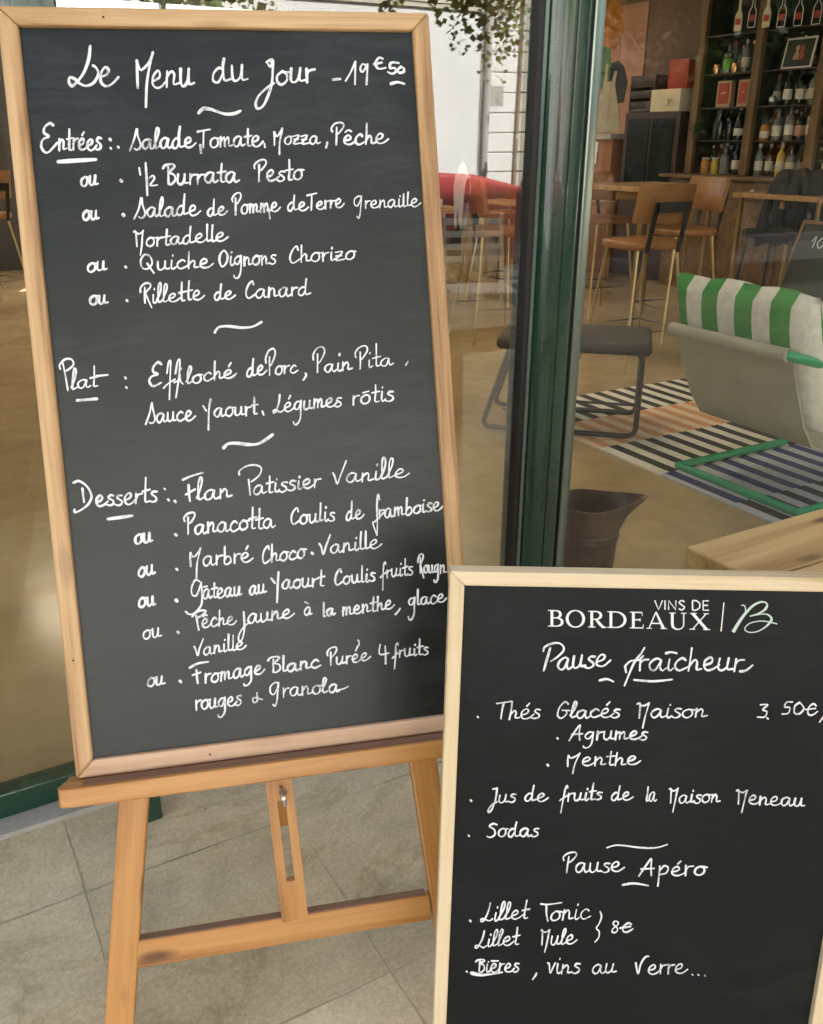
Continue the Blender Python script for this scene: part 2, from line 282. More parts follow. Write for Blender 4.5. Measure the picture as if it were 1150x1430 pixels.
M = dict(
    pine=wood('weathered pine', (.20, .09, .032), (.47, .28, .122), (.63, .42, .22), .8, .5, .28),
    pine_pink=wood('pinkish pine', (.29, .15, .085), (.54, .335, .20), (.64, .44, .29), .8, .5, .15),
    pale=wood('pale pine', (.40, .28, .14), (.61, .48, .29), (.69, .57, .38), .8, .5, .0),
    easel=wood('orange varnished beech', (.15, .05, .009), (.39, .168, .038), (.50, .245, .07), .6, .38, .8, .25),
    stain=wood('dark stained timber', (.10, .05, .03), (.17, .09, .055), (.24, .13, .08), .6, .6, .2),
    oak=wood('oiled oak planks', (.20, .105, .035), (.42, .265, .10), (.58, .39, .17), .42, .45, .8),
    shelfwood=wood('brown shelf wood', (.07, .036, .012), (.13, .072, .024), (.19, .108, .04), .6, .5, .2),
    tabletop=wood('honey table wood', (.24, .13, .05), (.38, .22, .09), (.48, .30, .13), .6, .35, .2),
    green=plain('dark green frame paint', (.006, .042, .023), .26, 0, .15, 3, .02, .5, .6, rvar=.06),
    bead=plain('anodised green metal', (.24, .30, .25), .3, .9, .06, 4),
    gasket=plain('black rubber seal', (.012, .012, .012), .5),
    concrete=plain('grey concrete strip', (.34, .33, .30), .8, 0, .15, 8, .3),
    black=plain('black fabric', (.02, .02, .022), .8, 0, .2, 30, .2, .3),
    blackpad=plain('charcoal seat cover', (.028, .026, .028), .6, 0, .2, 20, .15),
    blackmetal=plain('black painted steel', (.018, .017, .016), .35, 0, .2, 12),
    brass=plain('brass tube', (.42, .30, .13), .28, .9, .15, 12),
    steel=plain('dull steel', (.5, .5, .5), .35, 1, .15, 15),
    leather=plain('tan leather', (.25, .115, .036), .42, 0, .25, 9, .25),
    zinc=plain('weathered zinc', (.15, .10, .08), .42, .7, .35, 7, .2, rvar=.15),
    sling=plain('grey sling canvas', (.36, .34, .27), .8, 0, .1, 6, .15),
    gtube=plain('green lacquered tube', (.012, .30, .12), .25, 0, .06, 6, 0, .5, .4),
    white=plain('white paint', (.78, .77, .74), .6, 0, .06, 3, .05),
    wallwhite=plain('white limewash', (.80, .795, .78), .85, 0, .06, 1.2, .15),
    wallpanel=plain('cream stone', (.62, .57, .46), .85, 0, .1, 2.5, .2),
    terracotta=plain('terracotta render', (.26, .12, .06), .85, 0, .15, 1.5, .2),
    brownstone=plain('dull brown stone', (.14, .10, .085), .85, 0, .15, 1.5, .2),
    greystone=plain('grey stone', (.34, .33, .33), .85, 0, .15, 1.5, .2),
    inwall=plain('brown plaster', (.16, .105, .085), .8, 0, .12, 2, .05),
    darkwall=plain('black wall paint', (.03, .026, .024), .6, 0, .15, 2, .05),
    ceiling=plain('pale ceiling', (.7, .68, .62), .8),
    shelfback=plain('dark green back board', (.022, .032, .024), .6),
    darkbrown=plain('dark brown cabinet', (.045, .025, .018), .4, 0, .2, 5),
    asphalt=plain('asphalt', (.055, .055, .056), .85, 0, .2, 14, .4),
    kerb=plain('granite kerb', (.30, .29, .28), .8, 0, .15, 20, .2),
    red=plain('red car paint', (.40, .05, .055), .25, 0, .03, 2, 0, .5, .7),
    carglass=plain('dark car glass', (.012, .014, .015), .06),
    tyre=plain('tyre rubber', (.02, .02, .02), .8),
    bark=plain('bark', (.12, .085, .06), .9, 0, .3, 14, .6),
    pole=plain('pale grey pole', (.46, .47, .44), .5, 0, .08, 5),
    redbox=plain('red carton', (.38, .055, .025), .5), tan=plain('tan carton', (.45, .30, .17), .6),
    cream=plain('cream card', (.62, .57, .42), .6), copper=plain('copper', (.72, .36, .17), .25, 1), paper=plain('white label paper', (.66, .64, .56), .7),
    greenlabel=plain('green label', (.13, .44, .06), .55), pinklabel=plain('pink label', (.55, .30, .22), .6), yellow=plain('yellow juice', (.55, .36, .04), .15), amber=plain('amber drink', (.40, .17, .03), .12),
    bottledark=plain('dark bottle glass', (.008, .014, .009), .07), bottlegreen=plain('green bottle glass', (.03, .06, .025), .08), bottleclear=plain('grey clear bottle glass', (.14, .16, .14), .06), bottleamber=plain('brown bottle glass', (.07, .025, .008), .07),
    foil=plain('cap foil', (.05, .03, .03), .35), foilwhite=plain('pale cap', (.5, .48, .42), .4), plantleaf=plain('spiky leaf green', (.05, .12, .03), .5),
    china=plain('white china', (.8, .79, .76), .2), denim=plain('blue denim', (.05, .075, .14), .85, 0, .2, 40, .2),
    glass=glass_pane('clear window glass', .036, (.95, .96, .94)), glass_coated=glass_pane('coated window glass', .125),
    fill_panel=fill_panel_mat(),
    lamp=plain('frosted lamp glass', (.7, .7, .68), .3),
)
# ---------------------------------------------------------------- handwriting
# glyph: (advance, strokes); y: baseline 0, x-height 1, ascender 2, descender -1
def _g(w, s):
    return (w, [[tuple(float(v) for v in p.split(',')) for p in st.split()] for st in s.split('|')])
ACUTE = '.42,1.38 .6,1.72'
GLYPHS = {
 'a': _g(1.0, '.68,.86 .42,1 .12,.72 .06,.3 .26,.0 .5,.18 .68,.86 .66,.35 .78,.02 1.02,.2'),
 'b': _g(.8, '.16,2 .13,1 .1,.12 .34,-.02 .62,.28 .58,.72 .36,.84 .13,.5'),
 'c': _g(.78, '.62,.82 .42,1 .12,.66 .1,.25 .36,0 .8,.28'),
 'd': _g(1.0, '.58,.86 .34,.96 .08,.58 .1,.12 .36,.04 .6,.6|.66,2 .6,1 .64,.14 1.0,.22'),
 'e': _g(.86, '.1,.4 .46,.56 .56,.84 .38,1.02 .12,.72 .1,.26 .34,0 .66,.08 .98,.42'),
 'f': _g(.62, '.56,1.72 .5,2 .36,1.7 .3,.6 .22,-1|-.02,.12 .12,.3 .6,.74'),
 'g': _g(.9, '.66,.86 .4,1 .1,.68 .12,.24 .4,.14 .66,.8|.68,1.02 .68,.1 .62,-.6 .36,-1 .08,-.98 .0,-.78'),
 'h': _g(.82, '.14,2 .12,1 .1,0|.1,.45 .36,.9 .52,.74 .52,.14 .82,.16'),
 'i': _g(.44, '.16,.98 .14,.2 .26,.02 .44,.2|.22,1.46 .24,1.56'),
 'j': _g(.6, '.4,1.9 .42,.4 .34,-.5 .12,-1 -.02,-.75 .1,-.3 .55,.2'),
 'l': _g(.42, '.16,2 .14,.9 .16,.12 .42,.16'),
 'ł': _g(.46, '.0,.28 .28,1.2 .36,1.8 .24,2 .14,1.6 .1,.7 .14,.06 .46,.24'),
 'm': _g(1.12, '.1,1 .08,0|.09,.55 .32,.96 .42,.72 .42,.04|.42,.55 .66,.96 .78,.72 .78,.12 1.1,.16'),
 'n': _g(.84, '.1,1 .08,0|.09,.52 .36,.96 .52,.72 .52,.12 .84,.18'),
 'o': _g(.84, '.4,.98 .12,.72 .08,.24 .36,0 .66,.28 .64,.8 .4,.98 .54,.96 .84,.9'),
 'p': _g(.82, '.14,1 .12,0 .1,-1|.12,.5 .4,1 .64,.76 .52,.2 .14,.12'),
 'r': _g(.58, '.1,1 .1,0|.1,.5 .26,.88 .56,.94'),
 's': _g(.66, '.56,.94 .3,.98 .18,.74 .5,.42 .5,.12 .24,-.02 -.02,.12'),
 't': _g(.56, '.28,2 .26,1 .26,.12 .52,.08|.0,1.02 .58,1.12'),
 'u': _g(.9, '.08,1 .08,.24 .28,.02 .52,.3 .6,1|.6,1 .6,.16 .9,.16'),
 'v': _g(.66, '.02,1 .14,.86 .3,.02 .5,.6 .62,1.02'),
 'z': _g(.78, '.02,.92 .6,.98 .06,.06 .74,.1|.1,.5 .5,.56'),
 'é': _g(.86, '.1,.4 .46,.56 .56,.84 .38,1.02 .12,.72 .1,.26 .34,0 .66,.08 .98,.42|' + ACUTE),
 'è': _g(.86, '.1,.4 .46,.56 .56,.84 .38,1.02 .12,.72 .1,.26 .34,0 .66,.08 .98,.42|.1,1.5 .75,1.56'),
 'ê': _g(.86, '.1,.4 .46,.56 .56,.84 .38,1.02 .12,.72 .1,.26 .34,0 .66,.08 .98,.42|.16,1.28 .38,1.5 .6,1.36'),
 'à': _g(.9, '.62,.86 .4,1 .12,.72 .06,.3 .26,.0 .5,.18 .62,.86 .62,.35 .7,.02 .9,.1|.16,1.72 .5,1.4'),
 'â': _g(1.0, '.68,.86 .42,1 .12,.72 .06,.3 .26,.0 .5,.18 .68,.86 .66,.35 .78,.02 1.02,.2|.12,1.4 .5,1.5'),
 'î': _g(.44, '.16,.98 .14,.2 .26,.02 .44,.2|-.1,1.5 .16,1.62 .5,1.5'),
 'ô': _g(.84, '.4,.98 .12,.72 .08,.24 .36,0 .66,.28 .64,.8 .4,.98|.18,1.32 .6,1.42'),
 'M': _g(1.0, '.05,1.62 .06,.8 .08,0|.05,1.6 .2,1.14 .36,1.12 .62,1.5 .82,2.05|.82,2.05 .7,1.2 .58,.2 .52,-1'),
 'm^': _g(.98, '.0,1.75 .18,1.7 .26,.0|.24,1.6 .48,1.5 .8,1.85|.8,1.85 .72,1.2 .66,.2 .56,-1'),
 'S': _g(.95, '-.06,-.06 .3,1.05 .54,2 .6,1.4 .82,.5 .7,.06 .48,.0 .3,.12'),
 'Ş': _g(.85, '.72,1.72 .4,1.95 .14,1.5 .55,.95 .62,.35 .3,0 -.02,.12'),
 'T': _g(.95, '-.05,1.84 .3,1.92 .95,2.05|.46,1.8 .44,1 .4,0'),
 'P': _g(.88, '.04,1.3 .0,1.6 .3,1.96 .78,2.02 .9,1.7 .6,1.2 .36,1.05|.36,1.6 .36,.8 .34,0'),
 'B': _g(1.04, '.0,1.6 .2,1.95 .7,2 .86,1.75 .5,1.2 .86,.9 .92,.4 .64,.02 .38,.1|.42,1.7 .4,.9 .42,.1'),
 'E': _g(.95, '.78,1.76 .56,2 .24,1.62 .5,1.12 .14,.84 .04,.3 .36,-.06 .9,.46'),
 'D': _g(1.1, '.0,1.9 .3,2 .82,1.5 .95,.8 .62,.2 .1,-.08 .06,.08|.4,1.6 .46,.5'),
 'F': _g(.95, '-.1,1.76 .9,2.2|.28,1.55 .3,.8 .34,0|.05,.72 .6,.94'),
 'V': _g(.84, '.0,1.25 .12,.9 .3,.02 .5,.9 .86,2.1'),
 'v^': _g(.95, '.0,1.1 .22,.02 .4,1.0 .72,1.9 .98,2.0'),
 'C': _g(.86, '.72,1.5 .6,1.94 .26,1.4 .1,.55 .32,0 .86,.4'),
 'G': _g(1.05, '.8,1.65 .52,1.9 .14,1.2 .1,.35 .42,0 .74,.5 .7,.9|.4,.92 .98,.86'),
 'A': _g(1.15, '.0,-.02 .4,1.1 .72,2 .72,1 .8,.02|.12,.72 .95,.8'),
 'J': _g(.8, '.2,1.8 .5,1.9 .56,1.8 .52,.4 .36,-.6 .1,-.95 .0,-.7 .3,-.2 .7,.1'),
 'L': _g(.98, '.62,2 .52,1.1 .26,.14 .06,.0 .02,.26 .2,.34 .5,.1 .74,.0 .96,.24'),
 'Q': _g(1.15, '.62,1.7 .3,1.75 .06,1.1 .1,.3 .5,.1 .82,.7 .72,1.5 .5,1.72|.5,.75 .95,-.4'),
 'O': _g(1.0, '.46,1.9 .16,1.5 .06,.7 .3,0 .7,.4 .8,1.3 .5,1.9 .4,1.85'),
 'R': _g(.92, '.0,1.25 .04,1.6 .36,1.96 .78,1.94 .82,1.6 .4,1.1 .5,.8 .95,-.5|.36,1.6 .38,.8 .4,.05'),
 'Y': _g(.95, '.0,1.3 .3,.7|.66,2 .56,.9 .5,-1'),
 'G^': _g(1.1, '.75,1.7 .5,1.95 .14,1.4 .1,.6 .4,.35 .72,1.3|.78,1.9 .72,.6 .66,-.5 .5,-1 .34,-.8'),
 '3': _g(.8, '.1,1.6 .6,1.6 .3,1 .6,.7 .5,.1 .0,.05'),
 '5': _g(.8, '.7,1.55 .25,1.5 .18,.95 .55,.85 .5,.15 .05,.05'),
 '0': _g(.85, '.4,1.4 .1,1 .14,.15 .5,.1 .75,.7 .45,1.4'),
 '8': _g(.8, '.6,1.7 .3,1.9 .15,1.4 .6,.7 .5,.05 .15,.1 .15,.6 .6,1.3 .6,1.7'),
 '€': _g(.95, '.8,1.1 .55,1.3 .25,.8 .3,.1 .6,.0 .95,.4|.05,.65 .75,.75'),
 ' ': (.6, []),
}
def smooth(pts, n=5):
    if len(pts) < 3:
        (x0, y0), (x1, y1) = pts
        return [(x0 + (x1-x0)*i/3, y0 + (y1-y0)*i/3) for i in range(4)]
    P = [pts[0]] + list(pts) + [pts[-1]]
    out = []
    for i in range(1, len(P)-2):
        p0, p1, p2, p3 = P[i-1], P[i], P[i+1], P[i+2]
        for k in range(n):
            t = k/n
            out.append(tuple(.5*((2*p1[c]) + (-p0[c]+p2[c])*t + (2*p0[c]-5*p1[c]+4*p2[c]-p3[c])*t*t + (-p0[c]+3*p1[c]-3*p2[c]+p3[c])*t**3) for c in (0, 1)))
    out.append(tuple(pts[-1]))
    return out
def tokens(s):
    out = []
    for ch in s:
        if ch == '^': out[-1] += '^'
        else: out.append(ch)
    return out
def write(text, x0, y0, x1, y1, xh, asc=2.0, desc=1.0, slant=0.0, wt=3.4, rng=random):
    """strokes of one handwritten word, in photograph pixels: baseline from (x0,y0) to (x1,y1)"""
    x1 -= .12*xh; xh *= .95
    tk = ['m^' if t == 'M^' else 'v^' if t == 'V^' else t for t in tokens(text)]
    tot = sum(GLYPHS[t][0] for t in tk)
    sx = (x1-x0)/tot; res = []; cx = 0.0
    for t in tk:
        adv, sts = GLYPHS[t]
        dy = rng.uniform(-.05, .05); sc = rng.uniform(.95, 1.06)
        for st in sts:
            q = []
            for (gx, gy) in st:
                gx += rng.uniform(-.025, .025); gy += rng.uniform(-.025, .025)
                if gy > 1: gy = 1 + (gy-1)*(asc-1)
                elif gy < 0: gy = gy*desc
                gy = gy*sc + dy
                u = cx + gx
                f = u/tot
                q.append((x0 + u*sx + slant*gy*xh, y0 + (y1-y0)*f - gy*xh))
            res.append((smooth(q), wt))
        cx += adv
    return res
def trace(ox, oy, s, wt, spec, taper=False):
    """strokes traced point by point"""
    res = []
    for st in spec.split('|'):
        p = [tuple(float(v) for v in c.split(',')) for c in st.split()]
        res.append((smooth([(ox+x/s, oy+y/s) for x, y in p]), wt))
    return res
def dot(x, y, wt): return [([(x-.6, y-.6), (x, y), (x+.5, y+.7)], wt)]
W = write
def menu_lines():
    A = lambda wt, s: trace(80, 50, 4.423, wt, s)
    B = lambda wt, s: trace(340, 50, 4.423, wt, s)
    L = {}
    L['title'] = (A(4.6, '212,70 203,150 172,235 125,298 98,318 80,292 86,266 112,272 150,304 190,316 236,294 262,242 250,206 230,190')
      + A(4.6, '272,262 315,245 325,215 305,200 280,235 278,290 310,318 350,300 385,262')
      + A(4.4, '500,155 503,240 506,328|500,160 520,212 542,206 576,168 600,106|600,106 580,190 562,300 556,445')
      + W('enu', 213, 124.5, 276, 119, 24, wt=4.3) + W('du', 298, 115.5, 351, 113, 23, asc=1.5, wt=4.3)
      + B(4.0, '152,160 165,152 190,148 190,210 184,290 160,370 130,430 98,448 84,420 102,370 150,322 196,290|160,170 176,188 184,160')
      + W('our', 387, 117, 444, 113, 20, wt=4.2)
      + B(5.2, '562,264 605,260') + B(4.0, '640,270 672,215 700,152|700,152 697,292|772,180 745,166 730,195 745,214 775,170|775,166 772,230 768,292')
      + B(4.2, '868,132 845,126 824,160 842,194 886,188|816,166 862,156') + B(4.0, '968,158 920,156 914,190 942,188 948,212 925,224 900,214|980,182 960,200 972,218 998,210 996,188 978,182')
      + B(4.4, '920,286 960,276 1000,286') + A(6.0, '882,478 910,452 960,456 1040,482 1100,480 1138,464'))
    C = lambda wt, s: trace(40, 160, 4.423, wt, s)
    L['starters'] = (C(4.8, '158,76 138,64 106,90 102,124 132,146 96,164 84,205 102,240 128,244 160,212 184,184') + W('ntrées', 83, 212.5, 146, 210.5, 16.5, asc=1.9, wt=3.9)
      + dot(155.8, 196.5, 3.8) + dot(156.4, 208.5, 4) + dot(167, 207, 5) + C(6.2, '190,302 300,294 422,286')
      + W('Saładé'.replace('é', 'e'), 184, 210, 275, 206.5, 14.5, asc=2.1, wt=3.9) + trace(270, 160, 3.485, 3.6, '40,150 44,188')
      + W('Tomate', 279, 207.5, 369, 203, 14.5, asc=1.85, wt=3.4) + trace(270, 160, 3.485, 3.4, '352,140 355,158')
      + W('Mozza', 384, 202, 450, 199.5, 12.5, asc=1.9, desc=1.1, wt=3.2) + trace(270, 160, 3.485, 3.2, '658,130 652,156') + W('Pêche', 465, 200.5, 543, 198.5, 14, asc=2.2, wt=3.4))
    L['burrata'] = (W('ou', 114, 263, 140, 260.5, 13.5, wt=3.8) + dot(171, 254, 5.2) + C(3.4, '690,335 697,378|730,305 736,400 740,505|755,396 774,382 784,402 758,442 802,440')
      + W('Burrata', 229, 259.5, 337, 254.5, 15, asc=1.9, wt=3.7) + W('Pesto', 357, 254, 428, 250.5, 15, asc=2.1, wt=3.4))
    L['potato salad'] = (W('ou', 117, 309.5, 141, 308, 13, wt=4) + dot(174, 302, 4.6) + W('Saładе'.replace('е', 'e'), 190, 305.5, 281, 300.5, 14, asc=2.2, wt=3.5) + W('de', 291, 302.5, 319, 300, 12.5, asc=2.0, wt=3.4)
      + W('Pomme', 326, 300, 393, 294, 14, asc=2.2, wt=3.1) + trace(270, 160, 3.485, 3, '372,455 378,505') + W('de', 403, 294.5, 432, 293, 12.5, asc=1.8, wt=3.1) + W('Terre', 431, 292.5, 482, 288, 12, asc=2.0, wt=2.9)
      + W('G^renaille', 495, 290.5, 588, 285, 11.5, asc=1.7, desc=1.3, wt=2.5) + W('M^ortadelle', 188, 347, 319, 337, 12.5, asc=1.95, wt=3.2))
    L['quiche'] = (W('ou', 123, 382.5, 152, 380, 13, wt=3.6) + dot(177, 375, 4) + W('Quiche', 197, 379.5, 298, 374.5, 12.8, asc=2.0, wt=3.2) + W('Oignons', 307, 372.5, 389, 368, 13, asc=1.9, desc=1.35, wt=3.1)
      + W('Chorizo', 404, 367.5, 500, 360.5, 13, asc=1.95, wt=2.8))
    L['rillette'] = (W('ou', 126, 428.5, 153, 426.5, 13, wt=4) + dot(178.7, 422, 4.2) + W('Riłłette', 197, 426, 286, 419.5, 12.5, asc=2.25, wt=3.1) + W('de', 300, 420.5, 329, 418, 12, asc=1.95, wt=3.2)
      + W('Canard', 343, 417, 436, 411, 13, asc=1.9, wt=3.0) + trace(300, 320, 4.423, 4.6, '5,640 30,608 90,602 170,610 240,602 292,574'))
    G = lambda wt, s: trace(70, 470, 4.423, wt, s)
    H = lambda wt, s: trace(320, 460, 4.107, wt, s)
    L['main course'] = (G(3.3, '66,215 62,190 95,155 135,155 148,185 120,215 95,228|82,180 98,260 112,345') + W('łat', 100, 547, 139, 543, 12.5, asc=2.4, wt=3.2) + G(3.2, '290,256 360,248') + G(5, '170,408 230,403 290,397') + dot(176, 530, 3.2) + dot(177.4, 543.5, 3.6)
      + G(3.6, '690,178 670,166 642,195 640,225 668,240 630,255 616,285 640,315 690,292') + G(3, '725,235 735,170 748,160 745,250 740,395|705,325 730,300 775,270|778,235 790,165 805,150 800,250 780,385|770,290 795,275 805,240 808,280 825,300|812,200 814,208')
      + W('łoché', 261, 538, 330, 527.5, 12.5, asc=2.1, wt=3.2)
      + W('de', 345, 526.5, 373, 523, 13, asc=2.0, wt=3.2) + W('Porc', 372, 525.5, 418, 519.5, 12, asc=3.0, wt=2.9) + H(3, '440,248 444,262 428,288') + W('Pain', 438, 520.5, 494, 514.5, 12, asc=3.0, wt=2.9) + W('Pita', 497, 514.5, 551, 507, 11.5, asc=2.8, wt=2.8) + H(2.8, '1026,176 1014,196')
      + W('Sauce', 205, 594, 273, 587.5, 14, asc=2.1, wt=3.3) + W('Yaourt', 284, 584.5, 362, 579, 13, asc=1.9, desc=1.3, wt=3.2) + H(3, '193,470 200,490')
      + W('Légumes', 382, 577, 480, 565.5, 13, asc=2.0, desc=1.5, wt=3.1) + W('rôtis', 492, 564.5, 553, 556.5, 14, asc=1.8, wt=3.0)
      + trace(0, 0, 1, 4.8, '313,626 319,620.5 330,619.5 345,621 359,620.5 370,615 381,607'))
    I = lambda wt, s: trace(90, 640, 4.259, wt, s)
    J = lambda wt, s: trace(340, 620, 3.966, wt, s)
    L['flan'] = (I(3.6, '55,160 90,150 138,185 162,240 140,290 92,326 62,336 60,320|108,195 112,235 118,276') + W('esserts', 133, 711, 223, 702, 15, asc=2.3, wt=3.7) + dot(230.4, 684.6, 3.5) + dot(235.6, 700, 3.6) + dot(245, 702, 4.8) + I(5.6, '260,374 330,364 404,352')
      + I(3.6, '706,134 760,110 824,91|740,165 742,215 748,262|724,222 778,190') + W('łan', 275, 700.5, 326, 694.5, 14, asc=2.3, wt=3.3)
      + J(3, '-22,172 -20,150 20,124 70,118 100,136 88,175 46,210|30,200 34,240 38,284') + W('atissier', 354, 692, 450, 679, 13.5, asc=1.75, wt=3.1) + W('Vaniłłe', 465, 675.5, 570, 663, 12.5, asc=2.4, wt=3.0))
    L['panna cotta'] = (W('ou', 188, 762.5, 215, 758.5, 14, wt=3.8) + dot(245.7, 748.7, 4.8) + W('Panacotta', 257, 748.5, 386, 737, 14.5, asc=2.1, wt=3.3) + W('Coulis', 405, 732, 470, 726, 13, asc=1.95, wt=3.1) + W('de', 483, 726, 508, 722, 12.5, asc=2.1, wt=3.1)
      + J(2.8, '752,300 745,270 738,330 740,430 738,498|738,498 715,430 730,420 800,345') + W('ramboise', 528, 722.5, 617, 709.5, 12.5, asc=1.9, wt=3.0))
    K = lambda wt, s: trace(170, 740, 4.423, wt, s)
    Lz = lambda wt, s: trace(400, 740, 4.79, wt, s)
    L['marble cake'] = (W('ou', 193, 808, 218, 804, 14, wt=3.8) + dot(247, 797, 4.8) + W('Marbré', 265, 792.5, 353, 785.5, 13.5, asc=1.95, desc=1.3, wt=3.1) + W('Choco', 365, 787, 429, 778.5, 13, asc=1.95, wt=3.1) + dot(436, 772, 4.4) + W('Vanille', 446, 774, 532, 762.5, 12.5, asc=2.1, wt=3.0))
    L['yogurt cake'] = (W('ou', 193, 852, 219, 848, 14, wt=3.8) + dot(246.4, 840.6, 4.6) + K(3.2, '480,325 455,315 432,360 434,405 462,410 488,340|490,330 496,430 485,480 445,522 415,528 394,512') + W('âteau', 283, 838, 339, 832, 13.5, asc=1.6, wt=3.3) + W('au', 348, 831.5, 373, 828, 12.5, wt=3.3)
      + W('Yaourt', 379, 824.5, 454, 818, 13, asc=1.9, desc=1.4, wt=3.2) + W('Coulis', 466, 816, 526, 809.5, 12, asc=2.1, wt=3.1) + W('fruits', 531, 805.5, 578, 799.5, 11, asc=2.2, desc=1.6, wt=2.8) + W('Roug', 583, 798, 614, 797, 11.5, asc=2.4, desc=1.1, wt=2.8) + W('n', 613, 797, 624, 796.5, 12, wt=2.8))
    L['peach'] = (W('ou', 199, 896, 227, 891.5, 13, wt=3.0) + dot(248.5, 885, 3.8) + K(3.4, '435,542 470,508 518,505 502,528 468,550|460,540 468,590 475,624') + W('êche', 281, 879, 330, 872.5, 13, asc=1.9, wt=3.1)
      + K(3, '752,510 756,600 746,668 726,692 720,662 744,612 790,570') + W('aune', 345, 872, 410, 861, 13, wt=3.1) + W('à', 424, 859.5, 437, 857, 11.5, wt=3.1) + W('la', 450, 861, 469, 857.5, 10.5, asc=2.1, wt=3.4)
      + W('menthe', 477, 858.5, 550, 847.5, 12, asc=1.75, wt=3.1) + Lz(3, '755,515 742,535 724,554') + W('glace', 569, 843.5, 622, 837.5, 11.5, asc=1.9, desc=1.8, wt=3.0) + W('Vanille', 271, 918, 343, 907, 11.5, asc=2.0, wt=2.9))
    M = lambda wt, s: trace(180, 860, 5.227, wt, s)
    Nz = lambda wt, s: trace(380, 860, 4.79, wt, s)
    L['fromage blanc'] = (W('ou', 205, 962, 231, 958, 12, wt=3.3) + dot(251.7, 953.7, 4.6) + M(3.4, '442,388 500,356 578,342|490,402 494,450 500,500|462,442 520,420') + W('romage', 285, 956, 369, 940, 13.5, desc=1.0, wt=3.2)
      + W('Blanc', 374, 941, 448, 931.5, 12, asc=1.9, wt=3.3) + W('Purée', 456, 929, 516, 920, 11, asc=2.4, wt=2.9) + Nz(3, '572,156 578,165 576,190') + Nz(3, '718,182 714,246 776,238|752,192 754,250 754,310') + W('fruits', 547, 917.5, 599, 910, 11, asc=2.1, desc=1.4, wt=2.7)
      + W('rouges', 272, 993.5, 339, 984.5, 14, desc=1.0, wt=3.0) + M(3, '930,562 934,618 908,634 900,604 926,600 970,612') + W('G^ranoł', 375, 975, 458, 967, 13, asc=1.75, desc=1.0, wt=2.9) + W('a', 458, 966.5, 475, 964.5, 12, wt=2.9) + Nz(2.4, '430,490 470,482 506,464'))
    return L
